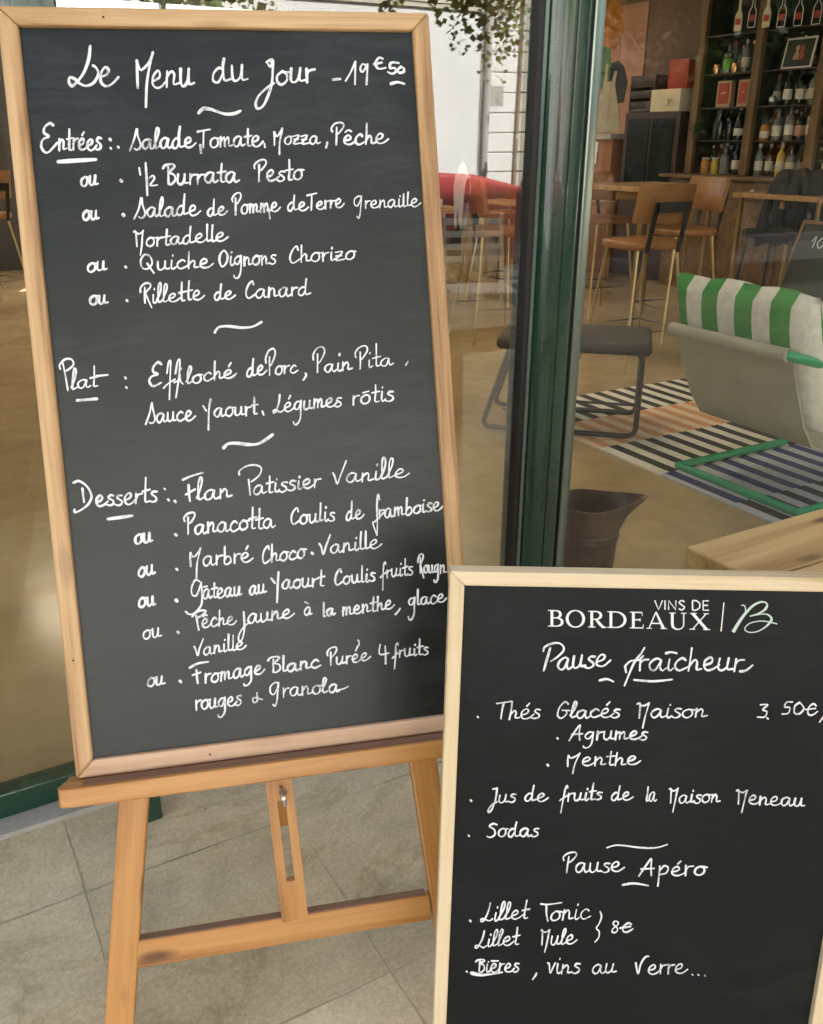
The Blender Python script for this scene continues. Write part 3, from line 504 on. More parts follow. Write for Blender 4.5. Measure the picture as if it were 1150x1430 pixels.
def drinks_lines():
    L = {}
    s = .12
    O = lambda wt, q: trace(740, 820, 3.108, wt, q)
    P = lambda wt, q: trace(640, 960, 2.255, wt, q)
    Q = lambda wt, q: trace(640, 1080, 2.255, wt, q)
    R = lambda wt, q: trace(640, 1230, 3.108, wt, q)
    L['cool break heading'] = (O(3.4, '62,275 70,255 110,240 140,245 152,270 125,300 95,320|92,262 78,310 64,360') + W('ause', 779, 936, 853, 930, 18, slant=s, wt=3.4)
      + O(3.2, '505,265 490,290 460,330 430,400 418,430|420,345 445,322 480,318 500,300|420,345 425,372') + W('raîcheur', 893, 936.5, 1042, 939, 17.5, asc=1.9, slant=s, wt=3.3) + O(3.2, '920,372 945,368 974,346') + O(3.2, '310,406 340,400 370,412') + O(3.6, '460,405 540,412 625,405'))
    L['iced teas'] = (dot(667.5, 1001, 3.4) + W('Thés', 692, 1004.5, 758, 1003, 13.5, asc=1.9, slant=s, wt=2.7) + W('Głacés', 778, 1003.5, 870, 1003, 12.5, asc=2.0, slant=s, wt=2.7) + W('M^aison', 890, 1004, 991, 1004, 13, asc=1.8, desc=1.1, slant=s, wt=2.7)
      + W('3', 1060, 1004.5, 1077, 1004.5, 12, slant=s, wt=2.7) + dot(1074, 1006, 3) + W('50€', 1093, 1000.5, 1144, 1001, 12, slant=s, wt=2.8) + P(2.6, '1158,92 1140,116')
      + dot(780.6, 1032, 3) + W('Agrumes', 797, 1034.5, 909, 1034, 12, asc=1.85, desc=1.0, slant=s, wt=2.7) + dot(767, 1069.5, 3.2) + W('Menthe', 793, 1071, 896, 1069.5, 12, asc=1.6, desc=.9, slant=s, wt=2.7))
    L['fruit juices'] = (dot(658.6, 1119, 3.2) + W('Jus', 684, 1122.5, 724, 1121, 12, asc=1.9, desc=1.2, slant=s, wt=2.6) + W('de', 734, 1121, 767, 1120, 12, asc=1.9, slant=s, wt=2.6) + W('fruits', 784, 1121, 845, 1118.5, 11.5, asc=2.0, desc=1.4, slant=s, wt=2.6)
      + W('de', 856, 1119, 886, 1118.5, 12, asc=1.8, slant=s, wt=2.6) + W('la', 904, 1121, 921, 1121, 14, asc=1.5, slant=s, wt=2.6) + W('M^aison', 935, 1123, 1009, 1123, 12, asc=1.9, desc=1.1, slant=s, wt=2.6) + W('M^eneau', 1029, 1124.5, 1126, 1129, 12, asc=1.7, desc=1.0, slant=s, wt=2.6))
    L['sodas'] = dot(656, 1168.7, 3.2) + W('Şodas', 682, 1171, 757, 1169.5, 12.5, asc=1.7, slant=s*.6, wt=2.7)
    L['aperitif heading'] = (Q(2.6, '475,238 510,230 580,238 630,238 665,228') + W('Pause', 788, 1221, 874, 1219, 13.5, asc=2.1, slant=s*.7, wt=2.7) + W('Apéro', 895, 1224, 991, 1224, 13, asc=1.85, desc=1.1, slant=s*.7, wt=2.7) + Q(3, '525,355 560,350 605,357'))
    L['aperitifs'] = (dot(659, 1288, 2.8) + W('Liłłet', 673, 1289.5, 742, 1284, 12, asc=2.2, slant=s, wt=2.5) + R(2.4, '368,106 400,108 458,100') + R(2.5, '392,110 392,145 398,180') + W('onic', 771, 1287, 829, 1285, 14, slant=s, wt=2.5)
      + R(2.1, '626,138 632,160 622,190 610,210 622,225 620,250 604,270') + W('8', 856, 1304, 869, 1304, 9, slant=s, wt=2.3) + W('€', 868, 1304, 888, 1302, 9.5, slant=s, wt=2.5)
      + W('Liłłet', 666, 1325.5, 729, 1321, 12, asc=2.1, slant=s, wt=2.5) + W('M^ułe', 756, 1321.5, 808, 1320, 13, asc=1.75, desc=.8, slant=s, wt=2.5)
      + dot(654.5, 1358.7, 2.8) + W('Bières', 666, 1359.5, 730, 1358.5, 12, asc=1.6, slant=s*.6, wt=2.6) + R(4.6, '66,406 90,412 120,416') + R(3.0, '110,415 155,410 200,402') + R(2.8, '350,405 346,415 334,432') + W('vins', 766, 1361, 816, 1360, 14, slant=s, wt=2.6) + W('au', 830, 1360.5, 865, 1359.5, 12.5, slant=s, wt=2.6)
      + W('V^erre', 890, 1361, 962, 1359.5, 13.5, asc=1.75, slant=s*.5, wt=2.6) + dot(969.8, 1361.3, 2) + dot(978, 1361.5, 2) + dot(987, 1362.5, 2))
    return L
# ================================================================ the setting: ground
MB().box(-40, 60, -2.6, 1.70, -.3, 0).build('pavement', paving()).__setitem__('kind', 'structure')
MB().box(-40, 60, 1.70, 1.8, -.3, .012).build('threshold_strip', M['concrete']).__setitem__('kind', 'structure')
MB().box(-40, 60, -2.75, -2.604, -.3, .004).build('kerb', M['kerb'], bevel=.01).__setitem__('kind', 'structure')
MB().box(-40, 60, -6.3, -2.754, -.4, -.11).build('road', M['asphalt']).__setitem__('kind', 'structure')
MB().box(-40, 60, -8.5, -6.304, -.4, .0).build('far_pavement', M['asphalt']).__setitem__('kind', 'structure')
MB().box(-40, 60, -60, -8.504, -.4, -.02).build('ground', M['asphalt']).__setitem__('kind', 'structure')
MB().box(-5.2, 7.6, 1.804, 11.3, -.3, .002).build('shop_floor', concrete_floor()).__setitem__('kind', 'structure')

# ================================================================ the shop: building shell
shop = thing('shop_building', 'pale building of the cafe with its glazed green shop front', 'building', (1, 1.9, 0))
def P_(mb, name, mat, root, bevel=0.0, smooth=False):
    o = mb.build(name, mat, None, bevel, smooth); o.parent = root; o.matrix_parent_inverse = root.matrix_basis.inverted(); return o
P_(MB().box(-12, 14, 1.80, 3.6, 3.25, 9.8), 'upper_storeys', M['wallwhite'], shop)
P_(MB().box(-5.2, 7.6, 1.83, 3.6, 3.05, 3.247), 'ceiling', M['ceiling'], shop)
rf = MB(); 
for y0, y1 in ((3.604, 3.7), (4.9, 8.0), (9.6, 11.3)): rf.box(-5.2, 7.6, y0, y1, 3.05, 3.3)
for y0, y1 in ((3.702, 4.898), (8.002, 9.598)):
    for x0, x1 in (((-5.2, 2.0), (3.5, 7.6)) if y0 < 6 else ((-5.2, .6), (2.6, 3.6), (5.6, 7.6))): rf.box(x0, x1, y0, y1, 3.05, 3.3)
P_(rf, 'flat_roof', M['ceiling'], shop)
for y0, y1 in ((3.702, 4.898), (8.002, 9.598)):
    for x0, x1 in (((2.0, 3.5),) if y0 < 6 else ((.6, 2.6), (3.6, 5.6))): P_(MB().box(x0-.05, x1+.05, y0-.05, y1+.05, 3.303, 3.325), 'fill_rooflight', M['fill_panel'], shop)  # opal panels added out of view to brighten the interior
P_(MB().box(7.35, 7.6, 1.83, 11.3, 0.004, 3.046), 'side_wall', M['inwall'], shop)
bw = MB()
for a, b in ((-5.2, -3.6), (-1.2, 1.75), (5.9, 7.346)): bw.box(a, b, 11.05, 11.3, .004, 3.046)
bw.box(-3.6, -1.2, 11.05, 11.3, .004, .5); bw.box(1.75, 5.9, 11.05, 11.3, .004, .35); bw.box(1.75, 5.9, 11.05, 11.3, 2.8, 3.046); bw.box(-3.6, -1.2, 11.05, 11.3, 2.8, 3.046)
P_(bw, 'back_wall', M['darkwall'], shop)
for a, b, z0 in ((1.75, 5.9, .35), (-3.6, -1.2, .5)):
    f = MB()
    n_ = 3 if b-a > 3 else 2
    for i in range(n_+1):
        x = a + (b-a)*i/n_; f.box(x-.03, x+.03, 11.1, 11.2, z0, 2.8)
    f.box(a, b, 11.11, 11.19, z0, z0+.06); f.box(a, b, 11.11, 11.19, 2.74, 2.8); f.box(a, b, 11.12, 11.18, 1.9, 1.95)
    P_(f, 'window_frame', M['green'], shop)
for i in range(4):
    y = 2.0 + i*3.0
    P_(MB().box(-5.2, -5.0, y-.08, y+.08, .004, 3.046), 'side_post', M['green'], shop)
P_(MB().box(-14, 16, 1.60, 1.83, 2.72, 3.30), 'fascia', M['green'], shop, .01)
P_(MB().box(-14, -6.2, 1.72, 2.0, 0, 2.72), 'street_wall', M['wallpanel'], shop)
P_(MB().box(8.1, 16, 1.72, 2.0, 0, 2.72), 'street_wall', M['wallpanel'], shop)

# ---- the glazed front: one thing per bay post, per pane
def post(x0, x1, label):
    r = thing('shop_front_post', label, 'post', ((x0+x1)/2, 1.77, 0))
    q = MB()
    c = (x0+x1)/2
    # rounded face profile
    a, b = x0+.020, x0+.128
    P_(MB().prism([(x0+.0136, 1.757), (x0+.0136, 1.752), (x0+.0180, 1.745), (x0+.0199, 1.747), (x0+.0199, 1.757)], 0, 2.72), 'gleam_strip', M['bead'], r)  # metal strip added to catch a bright streak along the post edge
    poly = [(a, 1.838), (a, 1.7735)]
    for k in range(9):
        t = math.pi/2*k/8; poly.append((a+.040-.040*math.cos(t), 1.7725-.040*math.sin(t)))
    poly += [(a+.060, 1.7325), (a+.062, 1.736), (a+.066, 1.736), (a+.068, 1.7325), (b-.012, 1.732)]
    for k in range(1, 7):
        t = math.pi/2*k/6; poly.append((b-.012+.012*math.sin(t), 1.744-.012*math.cos(t)))
    poly += [(b, 1.838)]
    q.prism(poly, .0, 2.72)
    P_(q, 'post_profile', M['green'], r, 0, True)
    P_(MB().box(x0-.001, x0+.0135, 1.755, 1.782, .0, 2.72), 'seal', M['gasket'], r)
    P_(MB().box(b+.0005, b+.011, 1.748, 1.80, .0, 2.72), 'seal', M['gasket'], r)
    q2 = MB(); d = b+.0115
    q2.prism([(d, 1.85), (d, 1.742), (d+.004, 1.738), (d+.034, 1.747), (d+.040, 1.753), (d+.040, 1.85)], .0, 2.72)
    P_(q2, 'leaf_stile', M['bead'], r, .002, True)
    return r
post(1.303, 1.49, 'wide dark green shop front post between the two glass panes, beside the big menu board')
for x, lb in ((-3.0, 'dark green shop front post far to the left, past the left frame edge'), (4.9, 'dark green shop front post far to the right, past the outdoor oak table')):
    post(x, x+.187, lb)
def pane(x0, x1, label, gm='glass'):
    r = thing('shop_window', label, 'window', ((x0+x1)/2, 1.775, 0))
    P_(MB().box(x0, x1, 1.771, 1.779, .07, 2.72), 'glass_pane', M[gm], r)
    P_(MB().box(x0, x1, 1.752, 1.80, .012, .072), 'bottom_rail', M['green'], r, .003)
    return r
pane(.292, 1.302, 'tall glass pane with the street mirrored in it, right behind the big menu board', 'glass_coated')
pane(-2.81, .222, 'tall glass pane on the left above a low green rail')
pane(1.483, 4.899, 'tall glass pane in front of the striped lounge chair and the bottle shelves')
pane(5.09, 8.1, 'tall glass pane at the far right end of the shop front')
pane(-6.2, -3.001, 'tall glass pane at the far left end of the shop front')
dp_ = thing('door_jamb_post', 'slim dark green jamb post standing proud of the glass behind the menu board', 'post', (.257, 1.68, 0))
P_(MB().box(.224, .290, 1.60, 1.80, .0, 2.72), 'jamb', M['green'], dp_, .004); P_(MB().box(.228, .286, 1.594, 1.5995, .9, 1.1), 'strike_plate', M['steel'], dp_)

# ================================================================ lettering geometry
def homography(src, dst):
    A = []; bb = []
    for (x, y), (u, v) in zip(src, dst):
        A += [[x, y, 1, 0, 0, 0, -u*x, -u*y], [0, 0, 0, x, y, 1, -v*x, -v*y]]; bb += [u, v]
    h = np.linalg.solve(np.array(A, float), np.array(bb, float)); Hm = np.append(h, 1).reshape(3, 3)
    def f(x, y):
        q = Hm @ np.array([x, y, 1.0]); return q[0]/q[2], q[1]/q[2]
    return f
def lettering(name, strokes, f, depth, mat, root, flat=False, wscale=.78):
    """writing as thin raised paint: every stroke is a ribbon with rounded ends, laid on the board's own plane"""
    mb = MB()
    for si, (pts, wd) in enumerate(strokes):
        n = len(pts); ws = list(wd) if isinstance(wd, (list, tuple)) else [wd*wscale]*n
        if not isinstance(wd, (list, tuple)):
            ph = random.uniform(0, 6); 
            pf = random.uniform(.88, 1.16); ws = [pf*w_*(1 + .17*math.sin(ph+i*.42) + random.uniform(-.04, .04))*(1.05 if i < n*.3 else 1.0 - .16*max(0, (i-n*.6))/(n*.4+1)) for i, w_ in enumerate(ws)]
        P = [np.array(p, float) for p in pts]
        if not flat:
            d0 = P[0]-P[1]; d0 = d0/(np.hypot(*d0)+1e-9); d1 = P[-1]-P[-2]; d1 = d1/(np.hypot(*d1)+1e-9)
            pre = [(P[0]+d0*ws[0]*.5*a, ws[0]*b) for a, b in ((1, .12), (.87, .5), (.5, .87))]; suf = [(P[-1]+d1*ws[-1]*.5*a, ws[-1]*b) for a, b in ((.5, .87), (.87, .5), (1, .12))]
            Q = pre + list(zip(P, ws)) + suf
        else: Q = list(zip(P, ws))
        L_ = []; C_ = []; R2 = []
        m_ = len(Q); h0 = .00006 + si*.000004
        for i, (p, w_) in enumerate(Q):
            a = Q[max(0, i-1)][0]; b = Q[min(m_-1, i+1)][0]; t = b-a; t = t/(np.hypot(*t)+1e-9); nn = np.array([-t[1], t[0]])
            for lst, s_, h in ((L_, 1, h0), (C_, 0, h0+.0003), (R2, -1, h0)):
                u, v = f(*(p + nn*s_*w_*.5)); lst.append((u, depth-h, v))
        vs_ = L_ + C_ + R2; fs = []
        for i in range(m_-1):
            fs += [(i, i+1, m_+i+1, m_+i), (m_+i, m_+i+1, 2*m_+i+1, 2*m_+i)]
        mb.add(vs_, fs)
    o = mb.build(name, mat, root, recalc=False)
    for p in o.data.polygons: p.use_smooth = True
    return o

def frame_bars(root, W_, H_, fw, n0, n1, mats, bevel=.0035):
    c = (n0+n1)/2; t = n1-n0; e = fw/2
    bar('frame_bottom', (-fw, c, -H_-e), (W_+fw, c, -H_-e), fw, t, mats[0], root, (0, -1, 0), bevel, fw, fw)
    bar('frame_side', (W_+e, c, -H_-fw), (W_+e, c, fw), fw, t, mats[1], root, (0, -1, 0), bevel, fw, fw)
    bar('frame_top', (W_+fw, c, e), (-fw, c, e), fw, t, mats[2], root, (0, -1, 0), bevel, fw, fw)
    bar('frame_side', (-e, c, fw), (-e, c, -H_-fw), fw, t, mats[3], root, (0, -1, 0), bevel, fw, fw)
def mat4(Rm, o): return Matrix([(*Rm[i], o[i]) for i in range(3)] + [(0, 0, 0, 1)])

# ================================================================ big menu board and its easel
RL = ((.950261, .298945, .087382), (-.311258, .901564, .300502), (.011053, -.312754, .94977)); OL = (.21823, 1.50468, 1.50276)
WL, HL = .56, 1.0532
mL = mat4(RL, OL)
menu = thing('menu_board', 'tall blackboard with the menu of the day in a pine frame, on the easel', 'menu board', mat=mL)
frame_bars(menu, WL, HL, .0265, -.009, .016, (M['pine_pink'], M['pine'], M['pine'], M['pine']), .004)
slL = MB().box(-.004, WL+.004, .0, .008, -HL-.004, .004).build('slate_panel', slate_mat('matt black slate', (.0075, .0098, .0098), .34, .5, .42, .06), menu)
fL = homography([(29, 41), (576.7, 43), (636, 991), (130, 1062.5)], [(0, 0), (WL, 0), (WL, -HL), (0, -HL)])
CH = chalk_mat('white chalk marker', (.80, .81, .80)); CH2 = chalk_mat('white chalk pen', (.76, .77, .78))
for k, st in menu_lines().items():
    o = lettering('handwriting', st, fL, 0.0, CH, slL)
    o['label'] = 'white handwritten ' + k + ' lines'
# small dark pin marks in the frame
for x, z in ((.115, .012), (.17, -HL-.014), (-.013, -.9)):
    MB().lathe([(.0016, 0), (.0016, .0004)], (0, 0, 0), 10).build('nail_head', M['gasket'], menu).matrix_local = Matrix.Translation((x, -.0092, z)) @ Matrix.Rotation(R_(90), 4, 'X')
easel = thing('easel', 'orange wooden display easel with a ledge and slotted strut carrying the tall menu board', 'easel', mat=mL)
e_ = M['easel']
LZ = -HL - .0265
# ledge with its shaped ends
lg = MB(); lg.prism([(-.308, -.0435), (.308, -.0435), (.330, -.0405), (.334, -.030), (.326, .0), (.326, .014), (-.326, .014), (-.326, .0), (-.334, -.030), (-.330, -.0405)], -.0145, .0145, 'z')
led = lg.build('ledge', e_, easel, .0025); led.matrix_local = Matrix.Translation((.285, 0, LZ-.0155))
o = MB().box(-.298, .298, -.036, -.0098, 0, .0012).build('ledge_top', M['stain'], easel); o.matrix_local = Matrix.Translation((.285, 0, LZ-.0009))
bar('leg', (.055, .032, LZ-.028+.02), (-.0215, .032, -1.585), .0445, .024, e_, easel, (0, -1, 0), .003)
bar('leg', (.500, .032, LZ-.028+.02), (.539, .032, -1.575), .0445, .024, e_, easel, (0, -1, 0), .003)
bar('upright', (.079, .034, LZ+.03), (.245, .034, -.03), .0445, .024, e_, easel, (0, -1, 0), .003)
bar('upright', (.481, .034, LZ+.03), (.315, .034, -.03), .0445, .024, e_, easel, (0, -1, 0), .003)
bar('crossbar', (.0215, .031, -1.381), (.499, .031, -1.382), .044, .020, e_, easel, (0, -1, 0), .0025)
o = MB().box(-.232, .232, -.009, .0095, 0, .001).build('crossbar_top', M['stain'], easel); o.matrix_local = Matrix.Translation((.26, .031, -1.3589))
st = MB()
a0 = [(.0, -.0205), (.0, .0205)]
# slotted strut built as two cheeks and two ends in one mesh
xs = (-.115, -.082, .050, .115); 
st.box(xs[0], xs[1], -.0205, .0205, -.008, .008); st.box(xs[2], xs[3], -.0205, .0205, -.008, .008)
st.box(xs[1], xs[2], .0065, .0205, -.008, .008); st.box(xs[1], xs[2], -.0205, -.0065, -.008, .008)
so_ = st.build('slotted_strut', e_, easel, 0); bmx = so_
so_.matrix_local = Matrix(((.03, 1, 0, .2715), (0, 0, -1, .0085), (1, -.03, 0, -1.2395), (0, 0, 0, 1))).normalized() if False else (Matrix.Translation((.2735, .0085, -1.2405)) @ Matrix.Rotation(R_(-1.8), 4, 'Y') @ Matrix(((0, 1, 0, 0), (0, 0, -1, 0), (-1, 0, 0, 0), (0, 0, 0, 1))))
wn = MB()
wn.tube([(0, -.022, 0), (0, .004, 0)], .0032, 10); wn.lathe([(.0062, -.0015), (.0062, .0015)], (0, 0, 0), 14)
wn.tube([(0, -.006, .002), (-.002, -.010, .010), (-.003, -.016, .017)], [.0032, .0036, .0022], 8); wn.tube([(0, -.006, -.002), (.001, -.010, -.010), (.002, -.016, -.016)], [.0032, .0036, .0022], 8)
wno = wn.build('wing_nut', M['steel'], easel, 0, True); wno.matrix_local = Matrix.Translation((.2745, -.002, -1.146))
rl = bar('rear_leg', (.285, .06, -.02), (.276, .245, -1.30), .030, .020, e_, easel, (0, -1, 0), .002)
# ================================================================ drinks board
RRm = ((.876042, .475071, .082814), (-.481695, .870186, .10366), (-.022818, -.130702, .991159)); OR = (.54115, .82439, .85557)
mR = mat4(RRm, OR); WR, HR = .52, .815
dr = thing('drinks_board', 'smaller pale-framed blackboard with drinks under a printed wine logo', 'menu board', mat=mR)
frame_bars(dr, WR, HR, .0185, -.010, .016, (M['pale'],)*4, .002)
slR = MB().box(-.004, WR+.004, .0, .008, -HR-.004, .004).build('slate_panel', slate_mat('satin black board', (.003, .0046, .006), .42, .3, .26, .018), dr)
fR = homography([(646.3, 810.4), (1232, 829), (1128, 1430), (625.6, 1430)], [(0, 0), (WR, 0), (WR, -.6621), (0, -.6621)])
for k, st in drinks_lines().items():
    o = lettering('handwriting', st, fR, 0.0, CH2, slR, wscale=.84)
    o['label'] = 'white handwritten ' + k + ' lines'
MB().box(-.016, WR+.016, .0165, .0195, -HR-.016, .016).build('back_panel', M['pale'], dr)  # pale back added to lighten its reflection in the menu board
bar('rear_strut', (WR*.2, .02, -.05), (WR*.2, .22, -HR+.045), .03, .016, M['pale'], dr, (0, -1, 0)); bar('rear_strut', (WR*.8, .02, -.05), (WR*.8, .22, -HR+.045), .03, .016, M['pale'], dr, (0, -1, 0))
# printed logo: serif capitals drawn in an em box (cap height 1), then laid between two baselines in the photograph
def serif_word():
    st, th, sf = .165, .075, .055
    def V(x, y0=0, y1=1, w=st): return ([(x, y0), (x, y1)], [w, w])
    def Sf(x0, x1, y): return ([(x0, y), (x1, y)], [sf, sf])
    def Hh(x0, x1, y, w=th): return ([(x0, y), (x1, y)], [w, w])
    def bowl(x, y0, y1, rx, full=.165, thin=.06, n=14):
        p = []; ws = []
        for i in range(n+1):
            t = -math.pi/2 + math.pi*i/n
            p.append((x + rx*math.cos(t), (y0+y1)/2 + (y1-y0)/2*math.sin(t))); ws.append(thin + (full-thin)*max(0, math.cos(t))**1.3)
        return (p, ws)
    def ring(cx, rx, n=28):
        p = []; ws = []
        for i in range(n+1):
            t = 2*math.pi*i/n; p.append((cx + rx*math.cos(t), .5 + .5*math.sin(t))); ws.append(.06 + .11*abs(math.cos(t))**1.4)
        return (p, ws)
    G = {
     'B': (.78, [V(.2), Sf(.0, .32, .03), Sf(.0, .32, .97), Hh(.2, .42, .965), Hh(.2, .46, .53), Hh(.2, .44, .035), bowl(.40, .53, .965, .22), bowl(.42, .035, .53, .29)]),
     'O': (1.02, [ring(.5, .41)]),
     'R': (.86, [V(.2), Sf(.02, .38, .03), Sf(.02, .32, .97), Hh(.2, .42, .965), Hh(.2, .42, .50), bowl(.40, .50, .965, .25), ([(.42, .48), (.58, .25), (.76, .03), (.92, .02)], [.12, .17, .15, .04])]),
     'D': (1.02, [V(.2), Sf(.02, .32, .03), Sf(.02, .32, .97), Hh(.2, .46, .965), Hh(.2, .46, .035), bowl(.44, .035, .965, .46)]),
     'E': (.76, [V(.2), Sf(.02, .32, .03), Sf(.02, .32, .97), Hh(.2, .62, .965), Hh(.2, .52, .52), Hh(.2, .66, .035), ([(.62, .98), (.64, .76)], [.06, .03]), ([(.53, .62), (.53, .42)], [.05, .05]), ([(.66, .02), (.70, .26)], [.07, .03])]),
     'A': (.98, [([(.12, .02), (.46, 1.0)], [.07, .07]), ([(.46, 1.02), (.84, .02)], [.10, .17]), Hh(.24, .68, .33), Sf(.0, .26, .03), Sf(.68, 1.0, .03)]),
     'U': (.96, [V(.2, .34, 1), ([(.2, .36), (.23, .14), (.36, .02), (.5, .0), (.66, .06), (.75, .22), (.76, .36)], [.165, .15, .10, .07, .07, .07, .075]), V(.76, .34, 1, .075), Sf(.04, .36, .97), Sf(.62, .90, .97)]),
     'X': (.98, [([(.14, .98), (.84, .02)], [.17, .17]), ([(.82, .98), (.14, .02)], [.07, .07]), Sf(.02, .34, .97), Sf(.68, .94, .97), Sf(.0, .28, .03), Sf(.66, 1.0, .03)]),
    }
    out = []; cx = 0
    for ch in 'BORDEAUX':
        wd, sts = G[ch]
        for p, ws in sts: out.append(([(cx+x, y) for x, y in p], ws))
        cx += wd + .085
    return out, cx-.085
def lay(strokes, tot, x0, y0, x1, y1, cap, wk):
    res = []
    for p, ws in strokes:
        res.append(([(x0 + (x1-x0)*x/tot, y0 + (y1-y0)*x/tot - y*cap) for x, y in p], [v*wk for v in ws]))
    return res
sw, tot = serif_word()
logo = lay(sw, tot, 766, 873.6, 993.5, 881.2, 23.6, 23.6)
def sans(word, x0, y0, x1, y1, cap, wt):
    G = {'V': (.8, [[(0, 1), (.36, 0), (.72, 1)]]), 'I': (.3, [[(.1, 0), (.1, 1)]]), 'N': (.92, [[(.08, 0), (.08, 1), (.74, 0), (.74, 1)]]),
         'S': (.7, [smooth([(.56, .86), (.3, 1.0), (.08, .78), (.3, .54), (.56, .28), (.32, 0), (.04, .14)])]), ' ': (.42, []),
         'D': (.92, [[(.08, 0), (.08, 1)], smooth([(.08, 1), (.4, 1), (.7, .75), (.74, .5), (.7, .25), (.4, 0), (.08, 0)])]), 'E': (.66, [[(.58, 1), (.08, 1), (.08, 0), (.6, 0)], [(.08, .52), (.52, .52)]])}
    out = []; cx = 0
    for ch in word:
        wd, sts = G[ch]
        for p in sts: out.append(([(cx+x, y) for x, y in p], None))
        cx += wd+.04
    cx -= .1
    return [([(x0+(x1-x0)*x/cx, y0+(y1-y0)*x/cx-y*cap) for x, y in p], [wt]*len(p)) for p, _ in out]
logo += sans('VINS DE', 916.5, 851.4, 992.5, 853.2, 13.2, 2.0)
logo += [([(1013.5, 842.5), (1009.4, 883)], [1.6, 1.6])]
PR = plain('printed white ink', (.74, .75, .74), .5, 0, .05)
o = lettering('printed_logo', logo, fR, 0.0, PR, slR, flat=True); o['label'] = 'white printed serif wine region wordmark'
def zb(s): return [(1020+float(a)/8.85, 780+float(b)/8.85) for a, b in (q.split(',') for q in s.split())]
b1 = smooth(zb('55,925 130,800 210,690 300,600 390,556 455,562 474,600 440,655 350,705 262,730'), 6); b2 = smooth(zb('262,730 400,705 480,712 528,760 508,810 445,872 350,922 255,930 202,900 212,858 270,815 380,792 480,800 598,830'), 6); b3 = smooth(zb('158,598 182,590 206,616 208,680'), 5)
n1, n2 = len(b1), len(b2)
bs = [(b1, [4.9 - 3.0*min(1, i/(n1*.62)) + 1.6*max(0, 1-abs(i-n1*.72)/(n1*.14)) for i in range(n1)]), (b2, [1.6 + 2.0*max(0, 1-abs(i-n2*.27)/(n2*.15)) for i in range(n2)]), (b3, [1.7]*len(b3))]
o = lettering('logo_emblem', bs, fR, 0.0, plain('pale green ink', (.50, .62, .55), .5, 0, .05), slR, flat=True); o['label'] = 'pale green looping letter emblem'
# ================================================================ outdoor oak table (right)
tb = thing('oak_table', 'outdoor plank-topped oak table standing beside the drinks board', 'table', (1.5, .45, 0))
for i in range(5):
    y0 = .205 + i*.146
    o = bar('top_plank', (1.042, y0+.073, .732), (2.14, y0+.073, .732), .1425, .036, M['oak'], None, (0, 0, 1), .004); o.parent = tb; o.matrix_parent_inverse = tb.matrix_basis.inverted()
for x, y in ((1.16, .30), (1.16, .82), (2.05, .30), (2.05, .82)):
    o = bar('leg', (x, y, 0), (x, y, .713), .06, .06, M['oak'], None, (0, 1, 0), .004); o.parent = tb; o.matrix_parent_inverse = tb.matrix_basis.inverted()
for y in (.30, .82):
    o = bar('apron', (1.19, y, .67), (2.02, y, .67), .07, .03, M['oak'], None, (0, 1, 0), .003); o.parent = tb; o.matrix_parent_inverse = tb.matrix_basis.inverted()
# ================================================================ inside, near the glass: zinc scuttle, rug, lounge chair, stool
zs = thing('zinc_scuttle', 'dented zinc coal scuttle with a flared pouring lip just inside the glass', 'bucket', (1.80, 2.03, .002), R_(-26))
q = MB(); n_ = 36; rows = []
for (r, z, fl) in ((.088, 0, 0), (.092, .02, 0), (.099, .16, 0), (.101, .175, 0), (.104, .178, 0), (.104, .20, 0), (.101, .203, 0), (.103, .25, .35), (.106, .295, 1)):
    ring = []
    for k in range(n_):
        t = 2*math.pi*k/n_; lip = max(0, math.cos(t))**4*fl; ring.append(((r+lip*.085)*math.cos(t), r*math.sin(t)*(1-.10*fl*max(0, math.cos(t))), z + lip*.012 - .03*fl*(1-abs(math.cos(t)))*0))
    rows.append(ring)
inner = [[(x*.965, y*.965, z) for x, y, z in rg] for rg in rows[::-1][:-1]]
allr = rows + inner; vs_ = [p for rg in allr for p in rg]
q.add(vs_, [(i*n_+k, i*n_+(k+1) % n_, (i+1)*n_+(k+1) % n_, (i+1)*n_+k) for i in range(len(allr)-1) for k in range(n_)] + [tuple(range(n_))[::-1], tuple(range((len(allr)-1)*n_, len(allr)*n_))])
q.build('body', M['zinc'], zs, 0, True)
MB().tube([(-.10, 0, .27), (-.16, 0, .24), (-.17, 0, .15), (-.10, 0, .10)], .006, 8).build('handle', M['zinc'], zs, 0, True)
rug = thing('striped_rug', 'striped rug in black, orange and blue bands under the lounge chair', 'rug', (3.5, 2.9, .003))
B_, Wc, Or, Cr, Bl, Gy = (.007, .007, .007), (.68, .64, .54), (.52, .26, .11), (.68, .50, .32), (.014, .028, .13), (.46, .47, .50)
bands = [(3.47, 3.87, B_, Wc, 0), (3.075, 3.47, Or, Cr, .3), (2.67, 3.075, B_, Wc, .1), (2.27, 2.67, Bl, Gy, .35), (1.87, 2.27, B_, Gy, .2)]
for i, (y0, y1, c0, c1, of) in enumerate(bands):
    o = MB().box(-.74, 1.3, -(y1-y0)/2+.002, (y1-y0)/2-.002, 0, .008).build('stripe_band', stripes('rug weave %d' % i, 0, .112, (c0, c1), .9, of+10, .3), rug)
    o.location = (0, (y0+y1)/2-2.9, 0)
